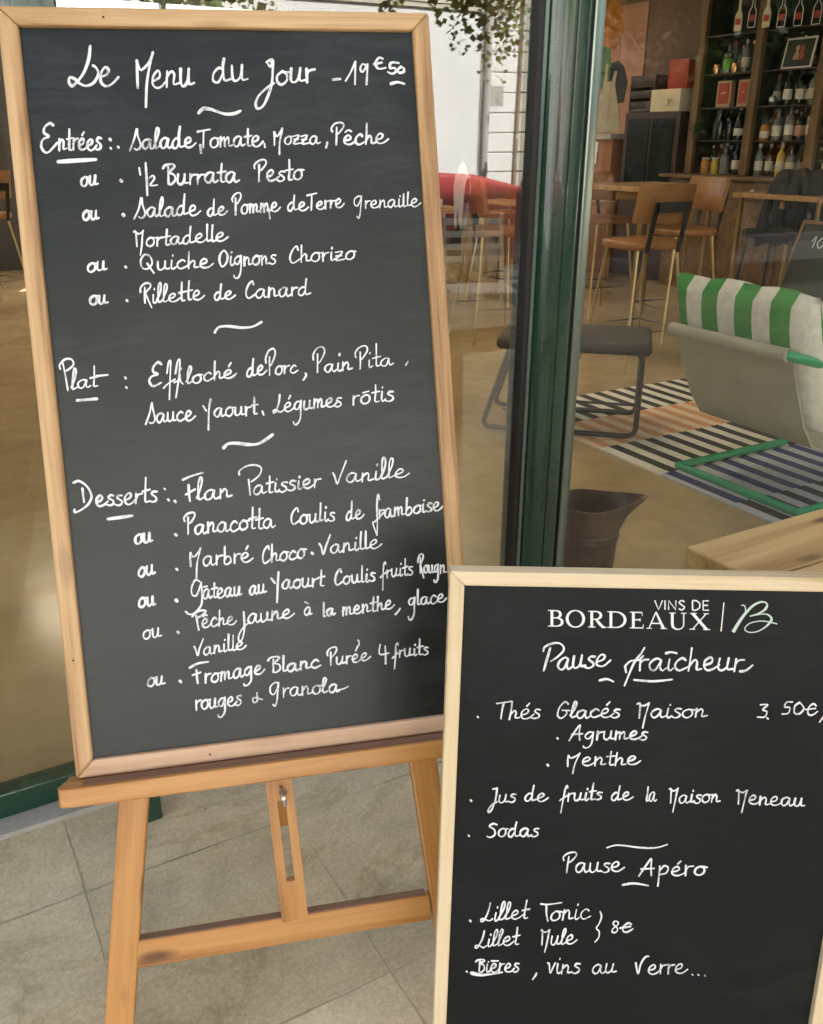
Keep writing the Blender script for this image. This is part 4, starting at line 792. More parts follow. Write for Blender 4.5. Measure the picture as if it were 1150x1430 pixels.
# lounge chair: facing away (+X)
lc = thing('lounge_chair', 'green tube lounge chair with a grey sling, seen from behind', 'lounge chair', (2.9, 2.35, .011))
yA, yB = 2.05-2.35, 2.68-2.35
for s_ in (0,):
    path = [(-.02, yA, .016), (.70, yA, .016), (.78, yA, .25), (.60, yA, .42), (-.19, yA, .645), (-.19, yB, .645), (.60, yB, .42), (.78, yB, .25), (.70, yB, .016), (-.02, yB, .016)]
    MB().tube(fillet(path, .07, 6), .0185, 12, closed=True).build('tube_frame', M['gtube'], lc, 0, True)
sg = MB(); prof = [(-.205, .655), (-.190, .668), (-.172, .658), (-.10, .50), (-.03, .36), (.04, .27), (.13, .235), (.35, .29), (.62, .40)]
pr2 = prof; n_ = len(pr2)
y0, y1 = yA+.03, yB-.03
top = [(x, y, z) for x, z in pr2 for y in (y0, y1)]
th = [(x-.006, y, z-.006) for x, z in pr2 for y in (y0, y1)]
b_ = len(top); fs = []
for i in range(n_-1):
    fs += [(2*i, 2*i+1, 2*i+3, 2*i+2), (b_+2*i, b_+2*i+2, b_+2*i+3, b_+2*i+1), (2*i, 2*i+2, b_+2*i+2, b_+2*i), (2*i+1, b_+2*i+1, b_+2*i+3, 2*i+3)]
fs += [(0, b_, b_+1, 1), (2*n_-2, 2*n_-1, b_+2*n_-1, b_+2*n_-2)]
sg.add(top+th, fs)
o = sg.build('sling', M['sling'], lc, 0, True)
MB().tube([(-.19, y0, .645), (-.19, y1, .645)], 0.025, 14).build('sling_sleeve', M['sling'], lc, 0, True)
def pillow(name, L, Hh, T, mat, root):
    q = MB(); nu, nv = 26, 18
    def pt(u, v, s):
        e = (1-abs(u)**6)**.5*(1-abs(v)**5)**.5; k = 1 - .05*(u*u*v*v)
        side = .62 + .38*(1-abs(u)**8)
        return (s*T*.5*max(e, .0)**.8*(.8+.2*math.cos(v*1.3)), u*L*.5*(1-.035*(1-v*v)*0-.03*v*v*0), v*Hh*.5*(1-.03*u*u) + .006*math.sin(u*9))
    for s in (1, -1):
        vs_ = [pt(-1+2*i/nu, -1+2*j/nv, s) for i in range(nu+1) for j in range(nv+1)]
        q.add(vs_, [(i*(nv+1)+j, (i+1)*(nv+1)+j, (i+1)*(nv+1)+j+1, i*(nv+1)+j+1) for i in range(nu) for j in range(nv)])
    o = q.build(name, mat, root, 0, True)
    bm = bmesh.new(); bm.from_mesh(o.data); bmesh.ops.remove_doubles(bm, verts=bm.verts, dist=.0005); bmesh.ops.recalc_face_normals(bm, faces=bm.faces)
    for f in bm.faces: f.smooth = True
    bm.to_mesh(o.data); bm.free(); return o
cu = thing('striped_cushion', 'plump green and white striped cushion leaning in the lounge chair', 'cushion', (2.865, 2.365, .60), 0)
cu.rotation_euler = (0, R_(-21), 0)
pillow('cushion_cover', 0.67, .58, .165, stripes('green white canvas', 1, .165, ((.045, .27, .05), (.70, .67, .60)), .85, 10.5, .35, 14.0), cu)
# black padded stool on a sled frame
bs_ = thing('sled_stool', 'low black padded stool on a bent tube sled frame behind the green post', 'stool', (2.78, 3.34, .004))
ax = Vector((.73, -.68, 0)); bx = Vector((.68, .73, 0))
def lp(a, b, z): v = ax*a + bx*b; return (v.x, v.y, z)
for b0, nm in ((-.02, 'sled_frame'), (.40, 'sled_frame')):
    MB().tube(fillet([lp(-.30, b0, .43), lp(-.43, b0, .018), lp(.33, b0, .018), lp(.33, b0, .43), lp(-.30, b0, .43)], 0.05, 5), .0130, 10).build(nm, M['blackmetal'], bs_, 0, True)
for a, z in ((-.30, .13), (.33, .22)): MB().tube([lp(a, -.02, z), lp(a, .40, z)], .008, 8).build('stretcher', M['blackmetal'], bs_, 0, True)
MB().tube([lp(.33, .0, .17), lp(-.27, .0, .17)], .007, 8).build('side_rail', M['blackmetal'], bs_, 0, True)
q = MB(); hull = [(-.37, -.05), (.37, -.05), (.37, .43), (-.37, .43)]
q.prism([tuple(Vector(lp(a, b, 0)).xy) for a, b in hull], .415, .475)
o = q.build('seat_pad', M['blackpad'], bs_, .028, True, 4)
# ================================================================ bar stools and tables
def make_stool(name, label, group):
    r = thing(name, label, 'bar stool', (0, 0, 0), 0, group)
    q = MB(); hull = []
    for k in range(40):
        t = 2*math.pi*k/40; c, s = math.cos(t), math.sin(t); hull.append((.215*abs(c)**.55*(1 if c > 0 else -1), .205*abs(s)**.55*(1 if s > 0 else -1)))
    q.prism(hull, .735, .785); q.build('seat', M['leather'], r, .018, True, 4)
    q = MB(); nu = 14
    vs_ = []
    for (z, k) in ((.895, .0), (.90, .012), (1.10, .012), (1.115, .0)):
        for i in range(nu+1):
            u = -1+2*i/nu; x = u*.205*(1 if z not in (.895, 1.115) else .96); y = -.215 - (z-.9)*.18 + .045*u*u
            vs_.append((x, y, z))
    for (z, k) in ((1.115, 0), (1.10, .02), (.90, .02), (.895, 0)):
        for i in range(nu+1):
            u = -1+2*i/nu; x = u*.205*(1 if z not in (.895, 1.115) else .96); y = -.215 - (z-.9)*.18 + .045*u*u + .026 + k*.4
            vs_.append((x, y, z))
    n_ = nu+1; q.add(vs_, [(j*n_+i, j*n_+i+1, ((j+1) % 8)*n_+i+1, ((j+1) % 8)*n_+i) for j in range(8) for i in range(nu)] + [tuple(j*n_ for j in range(8)), tuple(j*n_+nu for j in range(8))[::-1]])
    bk_ = q.build('backrest', M['leather'], r, 0, True)
    q = MB()
    for sx in (-.12, .12): q.add(*[[(sx-.016, -.19, .72), (sx+.016, -.19, .72), (sx+.016, -.255, 1.02), (sx-.016, -.255, 1.02), (sx-.016, -.197, .72), (sx+.016, -.197, .72), (sx+.016, -.262, 1.02), (sx-.016, -.262, 1.02)], [(0, 1, 2, 3), (7, 6, 5, 4), (0, 4, 5, 1), (1, 5, 6, 2), (2, 6, 7, 3), (3, 7, 4, 0)]])
    q.box(-.115, .115, -.266, -.258, .96, 1.02); q.build('back_bracket', M['blackmetal'], bk_)
    for sx in (-1, 1):
        for sy in (-1, 1):
            MB().tube([(sx*.15, sy*.15, .735), (sx*.235, sy*.235, 0)], [.011, .008], 8).build('leg', M['brass'], r, 0, True)
    q = MB(); zz = .24; k = .235 - (.235-.15)*zz/.735
    q.tube([(-k, -k, zz), (k, -k, zz), (k, k, zz), (-k, k, zz)], .0075, 8, closed=True); q.build('foot_rail', M['blackmetal'], r, 0, True)
    return r
GS = 'tan bar stools in the cafe'
s1 = make_stool('bar_stool', 'tan leather bar stool seen from behind, nearest to the high table', GS); s1.location = (4.14, 4.38, .002); s1.rotation_euler = (0, 0, R_(-4))
dup(s1, (4.98, 4.88, .002), R_(80), 'tan leather bar stool turned sideways, just right of the nearest one')
dup(s1, (5.15, 5.95, .002), R_(176), 'tan leather bar stool behind the high table, facing the street')
dup(s1, (3.78, 5.5, .002), R_(-100), 'tan leather bar stool seen left of the green post through the glass')
dup(s1, (4.75, 6.75, .002), R_(20), 'tan leather bar stool with its back to the window, left of the green post')
dup(s1, (.72, 8.6, .002), R_(30), 'tan bar stool half hidden behind the left edge of the menu board')
q = MB(); nu, nv = 12, 16; vs_ = []
for i in range(nu+1):
    for j in range(nv+1):
        u = -1+2*i/nu; v = -1+2*j/nv; pk = 1-abs(u)
        vs_.append((u*.10*(1-.35*v*v) + .01*math.sin(v*5), -.252 + .030*math.tanh(v*4) + .006*math.sin(u*9+v*4), 1.125 + .10*pk*max(0, 1-abs(v)*1.3) - .30*max(0, abs(v)-.08)*(1+.25*math.sin(u*4+v))))
q.add(vs_, [(i*(nv+1)+j, (i+1)*(nv+1)+j, (i+1)*(nv+1)+j+1, i*(nv+1)+j+1) for i in range(nu) for j in range(nv)])
wc = thing('stand_in_cloth', 'added white cloth over a stool back, standing in for a bright reflection', 'cloth', (3.78, 5.5, .002), R_(-100)); wo_ = q.build('folds', plain('cool white cotton', (.42, .46, .50), .8), wc, 0, True); m_ = wo_.modifiers.new('thickness', 'SOLIDIFY'); m_.thickness = .008  # cloth added in place of a bright pointed reflection in the glass
def table(x0, x1, y0, y1, z, label, legs, t=.035):
    r = thing('cafe_table', label, 'table', ((x0+x1)/2, (y0+y1)/2, .002))
    w2, d2 = (x1-x0)/2, (y1-y0)/2
    bar('tabletop', (-w2, 0, z-t/2), (w2, 0, z-t/2), 2*d2, t, M['tabletop'], r, (0, 0, 1), .004)
    for sx in (-1, 1):
        for sy in (-1, 1):
            bar('leg', (sx*(w2-.05), sy*(d2-.05), 0), (sx*(w2-.05), sy*(d2-.05), z-t), legs, legs, M['tabletop'] if legs > .04 else M['brass'], r, (0, 1, 0), .003)
    bar('apron', (-w2+.08, 0, z-t-.04), (w2-.08, 0, z-t-.04), .05, .03, M['tabletop'], r, (0, 1, 0), .002)
    return r
table(4.72, 5.5, 5.04, 5.75, 1.05, 'high wooden cafe table between the tan bar stools', .03)
table(5.75, 6.45, 4.35, 5.15, .99, 'high wooden cafe table in front of the bottle cabinet', .03)
table(3.45, 4.55, 6.92, 7.7, .80, 'pale wooden cafe table with square legs and a coffee cup', .075)
table(5.5, 6.6, 7.4, 8.3, .78, 'wooden cafe table in the back of the room', .06)
cp = thing('coffee_cup', 'white coffee cup on a saucer on the square-legged table', 'cup', (4.28, 7.1, .803))
MB().lathe([(.03, 0), (.075, .008), (.078, .012), (.03, .008)], n=24).build('saucer', M['china'], cp, 0, True)
MB().lathe([(.022, .012), (.034, .03), (.042, .075), (.039, .075), (.030, .03), (.0, .02)], n=24, cap=False).build('cup', M['china'], cp, 0, True)
# black high chair with a black jacket over it
jc = thing('black_chair', 'black high chair standing in front of the bottle cabinet', 'chair', (5.72, 4.62, .002), R_(100))
MB().box(-.21, .21, -.2, .2, .70, .76).build('seat', M['black'], jc, .02, True); MB().box(-.2, .2, -.25, -.215, .78, 1.12).build('backrest', M['black'], jc, .015, True)
for sx in (-1, 1):
    for sy in (-1, 1): MB().tube([(sx*.17, sy*.17, .71), (sx*.22, sy*.22, 0)], .012, 8).build('leg', M['blackmetal'], jc, 0, True)
q = MB(); nu, nv = 18, 16; vs_ = []
for i in range(nu+1):
    for j in range(nv+1):
        u = -1+2*i/nu; v = j/nv; ang = math.pi*(v*1.0)
        z = 1.16 - .02*u*u - (0 if .42 < v < .58 else (abs(v-.5)-.08)*1.25) + .012*math.sin(u*11); y = -.235 + (.07 if v > .5 else -.07)*min(1, abs(v-.5)*7) + .016*math.sin(u*14+v*6) + (.05*(abs(v-.5)) * (1 if v > .5 else -1))
        vs_.append((u*(.26+.03*math.sin(v*9)), y, z))
q.add(vs_, [(i*(nv+1)+j, (i+1)*(nv+1)+j, (i+1)*(nv+1)+j+1, i*(nv+1)+j+1) for i in range(nu) for j in range(nv)])
jk = thing('black_jacket', 'black jacket hung over the back of the black high chair', 'jacket', (5.72, 4.62, .002), R_(100)); jo = q.build('cloth', M['black'], jk, 0, True)
sm_ = jo.modifiers.new('thickness', 'SOLIDIFY'); sm_.thickness = .018
dup(jc, (3.25, 6.55, .002), R_(200), 'black high chair at the square-legged table, seen left of the green post')
dup(jc, (4.3, 8.1, .002), R_(0), 'black high chair behind the square-legged table')
# slatted bistro chair on the pavement, mirrored in the glass
sb = thing('slatted_chair', 'white slatted metal bistro chair out on the pavement', 'chair', (3.35, -1.45, 0), R_(20))
for k in range(6): MB().box(-.21, .21, -.2+.07*k, -.155+.07*k, .45, .462).build('seat_slat', M['white'], sb, .003)
for k in range(4): MB().box(-.2, .2, -.235-.012*k, -.223-.012*k, .60+.08*k, .64+.08*k).build('back_slat', M['white'], sb, .003)
for sx in (-1, 1):
    MB().tube(fillet([(sx*.2, .22, 0), (sx*.2, .18, .45), (sx*.2, -.2, .45)], .04), .010, 8).build('leg', M['white'], sb, 0, True)
    MB().tube(fillet([(sx*.2, -.26, 0), (sx*.2, -.2, .45), (sx*.2, -.28, .92)], .06), .010, 8).build('leg', M['white'], sb, 0, True)
# chalk board at the right
CBL = (4.99, 4.10, .002)
cb = thing('small_chalkboard', 'small chalkboard in a wooden frame leaning at the right edge behind the cushion', 'chalkboard', CBL, 0)
cb.rotation_euler = (R_(-20), 0, R_(-90))
bar('frame_side', (-.012, 0, 0), (-.012, 0, .93), .024, .02, M['shelfwood'], cb, (0, -1, 0)); bar('frame_side', (.562, 0, 0), (.562, 0, .93), .024, .02, M['shelfwood'], cb, (0, -1, 0))
bar('frame_top', (.0, 0, .918), (.55, 0, .918), .024, .02, M['shelfwood'], cb, (0, -1, 0)); bar('frame_bottom', (.0, 0, .06), (.55, 0, .06), .024, .02, M['shelfwood'], cb, (0, -1, 0))
MB().box(0, .55, -.004, .004, .072, .906).build('slate_panel', M['shelfback'], cb)
lettering('handwriting', [(smooth([(.10, .80), (.12, .83), (.12, .76)]), [.006]*20)[:2], (smooth([(.17, .83), (.145, .79), (.17, .76), (.195, .79), (.17, .83)]), .006), (smooth([(.24, .83), (.215, .81), (.25, .78), (.22, .76)]), .006)], lambda x, y: (x, y), -.0045, CH, cb, wscale=1.0)
# ================================================================ bottle cabinet on the side wall (shelf fronts at X = 7)
bc = thing('bottle_cabinet', 'tall brown wooden bottle cabinet with dark green back, drawers below', 'cabinet', (7.17, 5.5, .002))
ys = (6.86, 6.18, 5.49, 4.80, 4.11)
def part(mb, name, mat, bevel=0.0): return P_(mb, name, mat, bc, bevel)
part(MB().box(7.31, 7.345, 4.06, 6.91, 1.04, 2.95), 'back_board', M['shelfback'])
def cbar(name, p0, p1, wd, th, up): 
    o = bar(name, p0, p1, wd, th, M['shelfwood'], None, up, .004); o.parent = bc; o.matrix_parent_inverse = bc.matrix_basis.inverted(); return o
for y in ys: cbar('shelf_upright', (7.0, y, 1.062), (7.0, y, 2.95), .085, .05, (1, 0, 0)); part(MB().box(7.03, 7.305, y-.012, y+.012, 1.062, 2.95), 'divider', M['shelfback'])
for z in (1.36, 1.645, 1.93, 2.25):
    for a, b in zip(ys, ys[1:]): part(MB().box(7.01, 7.305, b+.044, a-.044, z-.012, z), 'shelf', M['darkbrown'])
cbar('counter_top', (7.03, 4.0, 1.045), (7.03, 6.98, 1.045), .62, .03, (0, 0, 1))
part(MB().box(6.80, 7.345, 4.06, 6.91, .0, 1.028), 'base_carcass', M['shelfwood'])
for a, b in zip(ys, ys[1:]):
    y = (a+b)/2
    d = part(MB().box(6.782, 6.799, b+.03, a-.03, .87, 1.01), 'drawer', M['shelfwood'], .004)
    k = MB().lathe([(.008, 0), (.008, .012), (.02, .022), (.018, .034), (.0, .038)], n=14).build('knob', M['white'], None, 0, True); k.matrix_world = Matrix.Translation((6.782, y, .94)) @ Matrix.Rotation(R_(-90), 4, 'Y'); k.parent = d; k.matrix_parent_inverse = Matrix()
    part(MB().box(6.784, 6.799, b+.03, a-.03, .08, .85), 'cabinet_door', M['shelfwood'], .004)
# bottles
def lathe_me(name, prof, mat, n=14):
    o = MB().lathe(prof, n=n).build(name, mat, None, 0, True); me = o.data; bpy.data.objects.remove(o); return me
SH = {'wine': [(.0, .0), (.036, 0), (.0375, .01), (.0375, .165), (.033, .19), (.015, .215), (.0135, .26), (.015, .262), (.015, .272), (.0, .272)],
      'spirit': [(.0, .0), (.041, 0), (.042, .01), (.042, .15), (.036, .172), (.017, .186), (.015, .235), (.018, .237), (.018, .25), (.0, .25)],
      'champ': [(.0, .0), (.043, 0), (.044, .01), (.044, .13), (.036, .17), (.02, .22), (.015, .26), (.017, .264), (.016, .285), (.0, .285)],
      'jar': [(.0, .0), (.04, 0), (.042, .01), (.042, .10), (.034, .118), (.034, .13), (.036, .131), (.036, .145), (.0, .145)]}
LB = {'wine': (.0378, .045, .125), 'spirit': (.0423, .035, .12), 'champ': (.0443, .04, .10), 'jar': (.0423, .02, .075)}
CAPZ = {'wine': (.0156, .20, .2725), 'spirit': (.0185, .225, .2505), 'champ': (.0176, .215, .2855), 'jar': (.0366, .128, .1455)}
BM = {}
def bottle(shape, glass, lab, cap, y, z, x=7.1, label='', h=1.0, cat='bottle', grp='bottles on the cabinet shelves'):
    r = thing('bottle' if shape != 'jar' else 'jar', label, cat if shape != 'jar' else 'jar', (x, y, z+.001), random.uniform(-.5, .5), grp); r.scale = (1, 1, h)
    def put(nm, key, f, pr=None):
        if key not in BM: BM[key] = f()
        o = bpy.data.objects.new(nm, BM[key]); col.objects.link(o); o.parent = pr or r; return o
    gb = put('glass_body', (shape, glass), lambda: lathe_me('glass_body', SH[shape], M[glass]))
    if lab:
        rr, a, b = LB[shape]
        put('paper_label', (shape, lab), lambda: lathe_me('paper_label', [(rr, a), (rr+.0006, a+.001), (rr+.0006, b), (rr, b+.001)], M[lab]), gb)
    if cap:
        rr, a, b = CAPZ[shape]
        put('cap', (shape, cap, 'c'), lambda: lathe_me('cap', [(rr*.96, a+(.04 if shape in ('wine', 'champ') else .0)), (rr, a+(.042 if shape in ('wine', 'champ') else .002)), (rr, b), (.0, b+.0005)], M[cap]))
    return r
row = {1.06: 'bottom shelf', 1.36: 'second shelf', 1.645: 'third shelf', 1.93: 'top shelf'}
bay = ['left', 'middle', 'right', 'far right']
def fill(z, bi, items, y_from=None):
    for k, (shape, glass, lab, cap, dy, lb) in enumerate(items):
        bottle(shape, glass, lab, cap, ys[bi]-.06-dy, z, 7.08+.05*((k*7) % 3), '%s, %s, %s bay' % (lb, row[z], bay[bi]))
w_, s_, c_, j_ = 'wine', 'spirit', 'champ', 'jar'
fill(1.06, 0, [(j_, 'amber', None, 'foilwhite', .07, 'leftmost stoppered jar of amber drink'), (j_, 'yellow', None, 'foilwhite', .15, 'second jar, orange yellow with pale lid'), (w_, 'bottleamber', None, 'foilwhite', .23, 'plain brown bottle with pale cap after the jars'), (s_, 'bottleclear', None, 'foil', .31, 'clear unlabelled bottle in the middle of the row'),
   (w_, 'bottledark', 'paper', 'foil', .40, 'dark bottle with a white label'), (s_, 'yellow', None, 'foilwhite', .48, 'bright yellow bottle'), (j_, 'yellow', 'cream', 'foilwhite', .55, 'rightmost yellow jar with a cream label')])
fill(1.06, 1, [(w_, 'bottleclear', 'paper', 'foilwhite', .03, 'leftmost pale bottle with a white label'), (w_, 'bottleamber', 'cream', 'foilwhite', .11, 'brown bottle with a cream label, second from left'), (c_, 'bottlegreen', 'paper', 'foilwhite', .19, 'wide green bottle with a white label'), (w_, 'yellow', 'cream', 'foilwhite', .27, 'golden bottle with a cream label'), (s_, 'bottleclear', 'cream', 'foil', .34, 'stout clear bottle with a cream label'),
   (w_, 'bottledark', 'pinklabel', 'foilwhite', .47, 'dark bottle with a pink label'), (w_, 'bottledark', 'pinklabel', 'foilwhite', .56, 'rightmost dark bottle with a pink label')])
fill(1.06, 2, [(w_, 'bottledark', 'paper', 'foil', .06, 'leftmost dark bottle with a white label'), (w_, 'bottledark', 'cream', 'foil', .2, 'dark bottle with a cream label'), (s_, 'bottleclear', 'paper', 'foilwhite', .34, 'clear bottle with a white label')])
fill(1.36, 0, [(w_, 'bottledark', None, 'foil', .20, 'leftmost plain dark bottle'), (w_, 'bottledark', None, 'foil', .27, 'second plain dark bottle'), (w_, 'bottlegreen', None, 'foil', .34, 'plain green bottle'), (c_, 'bottledark', 'paper', 'foilwhite', .43, 'dark bottle with white label and pale neck'), (w_, 'bottledark', 'paper', 'foil', .53, 'rightmost dark bottle with a white label')])
fill(1.36, 1, [(j_, 'amber', 'paper', 'foil', .05, 'small amber jar with a white label'), (s_, 'bottleclear', 'paper', 'foil', .14, 'clear bottle with a tall white label'), (s_, 'bottlegreen', 'greenlabel', 'foil', .23, 'green bottle with a green label'), (w_, 'bottleclear', 'paper', 'foil', .31, 'slim clear bottle with a white label'), (s_, 'bottledark', 'pinklabel', 'foil', .38, 'stout bottle with a pink label'),
   (w_, 'bottlegreen', 'cream', 'foil', .46, 'green bottle with a cream label'), (w_, 'bottleclear', 'cream', 'foilwhite', .53, 'clear bottle with a cream label'), (s_, 'bottledark', 'paper', 'foil', .60, 'rightmost stout bottle with a white label')])
fill(1.36, 2, [(w_, 'bottledark', 'paper', 'foil', .1, 'left dark bottle with a white label'), (w_, 'bottledark', 'cream', 'foil', .22, 'right dark bottle with a cream label')])
fill(1.645, 1, [(w_, 'bottledark', 'paper', 'foil', .24, 'leftmost dark wine bottle with a white label'), (w_, 'bottledark', 'paper', 'foil', .33, 'slim-labelled dark wine bottle'), (w_, 'bottledark', 'cream', 'foil', .39, 'dark wine bottle with a cream label'), (w_, 'bottleclear', 'cream', 'foil', .50, 'rightmost clear wine bottle with a cream label')])
fill(1.93, 0, [(s_, 'bottleclear', 'greenlabel', 'foil', .20, 'clear bottle with a bright green label'), (w_, 'bottleclear', 'paper', 'foilwhite', .36, 'tall clear bottle with a white label'), (s_, 'bottleclear', None, 'foil', .46, 'plain clear bottle'), (w_, 'bottledark', 'paper', 'foilwhite', .58, 'rightmost bottle with a tall white label')])
nth = ['leftmost', 'second', 'third', 'fourth', 'fifth', 'sixth']
rb = random.Random(4)
for z in (1.06, 1.36, 1.645, 1.93):
    for bi in range(3):
        if z == 1.645 and bi == 0: continue
        for k in range(6):
            sh = rb.choice([w_, w_, c_, s_]); gl = rb.choice(['bottledark', 'bottledark', 'bottlegreen', 'bottleamber', 'bottleclear']); lb = rb.choice([None, None, 'paper', 'cream', 'pinklabel', 'greenlabel'])
            bottle(sh, gl, lb, rb.choice(['foil', 'foil', 'foilwhite', 'copper', 'redbox']), ys[bi]-.075-.108*k+rb.uniform(-.015, .015), z, 7.225, 'back row bottle, %s from left, %s, %s bay' % (nth[k], row[z], bay[bi]), rb.uniform(.92, .99))
fill(1.93, 2, [(s_, 'bottleclear', 'cream', 'foil', .05, 'clear bottle with a cream label'), (w_, 'bottledark', 'paper', 'foil', .2, 'dark bottle with a white label')])
def small(nm, lb, cat, mb, mat, loc, rz=0, bevel=0, smooth_=True):
    o = mb.build(nm, mat, None, bevel, smooth_); o.location = loc; o.rotation_euler = (0, 0, rz); return tag(o, lb, cat)
for y, lb in ((6.72, 'left copper mug on the top shelf'), (6.50, 'small copper mug between the labelled bottles on the top shelf')):
    small('copper_mug', lb, 'mug', MB().lathe([(.03, 0), (.036, .04), (.03, .08), (.034, .085), (.027, .08), (.0, .01)], n=16, cap=False), M['copper'], (7.07, y, 1.931))
small('glass_ball', 'small glass ball on the third shelf beside the wine bottles', 'ornament', MB().lathe([(.0, 0), (.02, .005), (.036, .03), (.038, .045), (.028, .07), (.012, .078), (.012, .09), (.0, .09)], n=18), M['steel'], (7.08, 5.98+.05, 1.646))
for y, lb, tilt in ((6.60, 'left red and tan carton box on the third shelf', .15), (6.36, 'right red and tan carton box on the third shelf', -.2)):
    r = thing('carton_box', lb, 'box', (7.10, y, 1.646), tilt)
    MB().box(-.035, .035, -.075, .075, 0, .225).build('carton', M['tan'], r, .003); MB().box(-.0365, -.0352, -.058, .058, .03, .205).build('front_panel', M['redbox'], r)
    lettering('crest', [([(-.02, .12), (-.01, .128), (.0, .118), (.01, .124), (.022, .112)], .007)], lambda x, y_: (x, y_), 0, M['cream'], r, wscale=1.0).matrix_local = Matrix(((0, 1, 0, -.0368), (1, 0, 0, 0), (0, 0, 1, 0), (0, 0, 0, 1)))
fr_ = thing('picture_frame', 'tilted white framed picture on the top shelf', 'picture', (7.10, 5.86, 1.931), 0); fr_.rotation_euler = (0, R_(10), 0)
MB().box(0, .012, -.155, .155, 0, .25).build('frame', M['white'], fr_, .002); MB().box(-.002, -.0005, -.138, .138, .018, .232).build('mount', M['shelfback'], fr_)
for k in range(2): MB().lathe([(.0, 0), (.03, .006), (.03, .03), (.012, .075), (.02, .085), (.02, .105), (.0, .12)], n=12).build('painted_figure', M['redbox'] if k else M['tan'], fr_, 0, True).matrix_local = Matrix.Translation((-.002, .02-.05*k, .07)) @ Matrix.Diagonal((.03, 1, 1, 1))
pl_ = thing('spiky_plant', 'spiky green potted plant at the left end of the bottom shelves', 'plant', (6.98, 6.80, 1.361))
MB().lathe([(.03, 0), (.04, .06), (.036, .06), (.0, .05)], n=16).build('pot', M['darkbrown'], pl_, 0, True)
q = MB()
for k in range(26):
    a = k*2.4; el = .3 + .9*((k*37) % 10)/10; L = .13+.05*((k*13) % 7)/7; d = Vector((math.cos(a)*math.cos(el), math.sin(a)*math.cos(el), math.sin(el))); s = Vector((-math.sin(a), math.cos(a), 0))*.008
    p0 = Vector((0, 0, .06)); p1 = p0+d*L*.6; p2 = p0+d*L+Vector((0, 0, -.03))
    q.add([p0-s, p0+s, p1+s*.8, p1-s*.8, p2], [(0, 1, 2, 3), (3, 2, 4)])
q.build('leaves', M['plantleaf'], pl_)
# bottle-shaped hanging signs
def cutout(y, z, filled, lb):
    r = thing('bottle_cutout', lb, 'decoration', (6.95, y, z), 0, 'bottle-shaped signs above the cabinet')
    P2 = [(-.035, 0), (-.04, .01), (-.04, .11), (-.03, .14), (-.014, .16), (-.012, .24), (.012, .24), (.014, .16), (.03, .14), (.04, .11), (.04, .01), (.035, 0)]
    if filled: MB().prism(P2, -.004, .004, 'x').build('plaque', M['cream'], r)
    else:
        MB().tube([(0, a, b) for a, b in P2], .0035, 6, closed=True).build('outline', M['white'], r); 
    MB().prism([(-.03, .045), (.03, .05), (.03, .10), (-.03, .095)], -.006, .0062 if filled else .004, 'x').build('red_label', M['redbox'], r)
    MB().tube([(0, 0, .24), (0, 0, 2.95-z)], .0015, 5).build('cord', M['steel'], r)
for y, z, fl, lb in ((6.42, 2.26, True, 'cream bottle-shaped sign, leftmost in the hanging row'), (6.27, 2.275, False, 'outlined bottle-shaped sign, second from left'), (6.11, 2.26, True, 'cream bottle-shaped sign in front of the cabinet upright'), (5.95, 2.25, False, 'wide outlined bottle-shaped sign right of the upright'), (5.78, 2.245, False, 'outlined bottle-shaped sign, second from the right end'), (5.60, 2.24, False, 'outlined bottle-shaped sign at the right end of the row')): cutout(y, z, fl, lb)
# ---- further along the side wall: dark display cabinet, machine, boxes, painted panel, counter
dc = thing('display_cabinet', 'dark glass-fronted display cabinet left of the bottle cabinet', 'cabinet', (7.1, 7.5, .002))
P_(MB().box(6.95, 7.34, 7.0, 7.78, 0, 1.62), 'carcass', M['darkbrown'], dc, .005); P_(MB().box(6.94, 6.949, 7.06, 7.37, .85, 1.56), 'glass_door', M['carglass'], dc); P_(MB().box(6.94, 6.949, 7.41, 7.72, .85, 1.56), 'glass_door', M['carglass'], dc)
small('coffee_machine', 'cream box-shaped machine on top of the dark display cabinet', 'machine', MB().box(-.16, .16, -.2, .2, 0, .20).box(-.175, -.161, -.06, .06, .05, .12).tube([(-.17, -.1, .1), (-.23, -.1, .09)], .01, 8), M['cream'], (7.12, 7.24, 1.623), 0, .012)
small('red_box', 'red box standing on the cream machine', 'box', MB().box(-.1, .1, -.13, .13, 0, .26).box(-.104, -.1005, -.1, .1, .04, .2), M['redbox'], (7.14, 7.18, 1.826), 0, .004)
small('wooden_crate', 'dark brown wooden crate on the display cabinet', 'crate', MB().box(-.14, .14, -.18, .18, 0, .03).box(-.14, .14, -.18, -.165, .03, .34).box(-.14, .14, .165, .18, .03, .34).box(-.14, -.125, -.165, .165, .03, .1).box(-.14, -.125, -.165, .165, .13, .2).box(-.14, -.125, -.165, .165, .23, .34).box(.125, .14, -.165, .165, .03, .34), M['darkbrown'], (7.12, 7.60, 1.623), 0, .003)
pp = thing('painted_panel', 'tall wall painting of a figure in a cream apron under an orange tree', 'painting', (7.335, 8.42, 1.44))
def flat(nm, poly, mat, k): MB().prism(poly, -.004-.0012*k, .006, 'x').build(nm, M[mat], pp)
M['paintorange'] = plain('orange paint', (.42, .17, .02), .7, 0, .5, 14); M['paintgreen'] = plain('green paint', (.04, .17, .06), .7, 0, .4, 14); M['paintcream'] = plain('cream paint', (.36, .33, .24), .7, 0, .2, 8); M['paintskin'] = plain('brown paint', (.34, .17, .09), .7); M['paintnavy'] = plain('navy paint', (.02, .025, .035), .7); M['paintpeach'] = plain('peach paint', (.40, .22, .16), .7, 0, .2, 3)
MB().box(-.002, .008, -.42, .42, -.02, 1.25).build('panel', M['paintpeach'], pp)
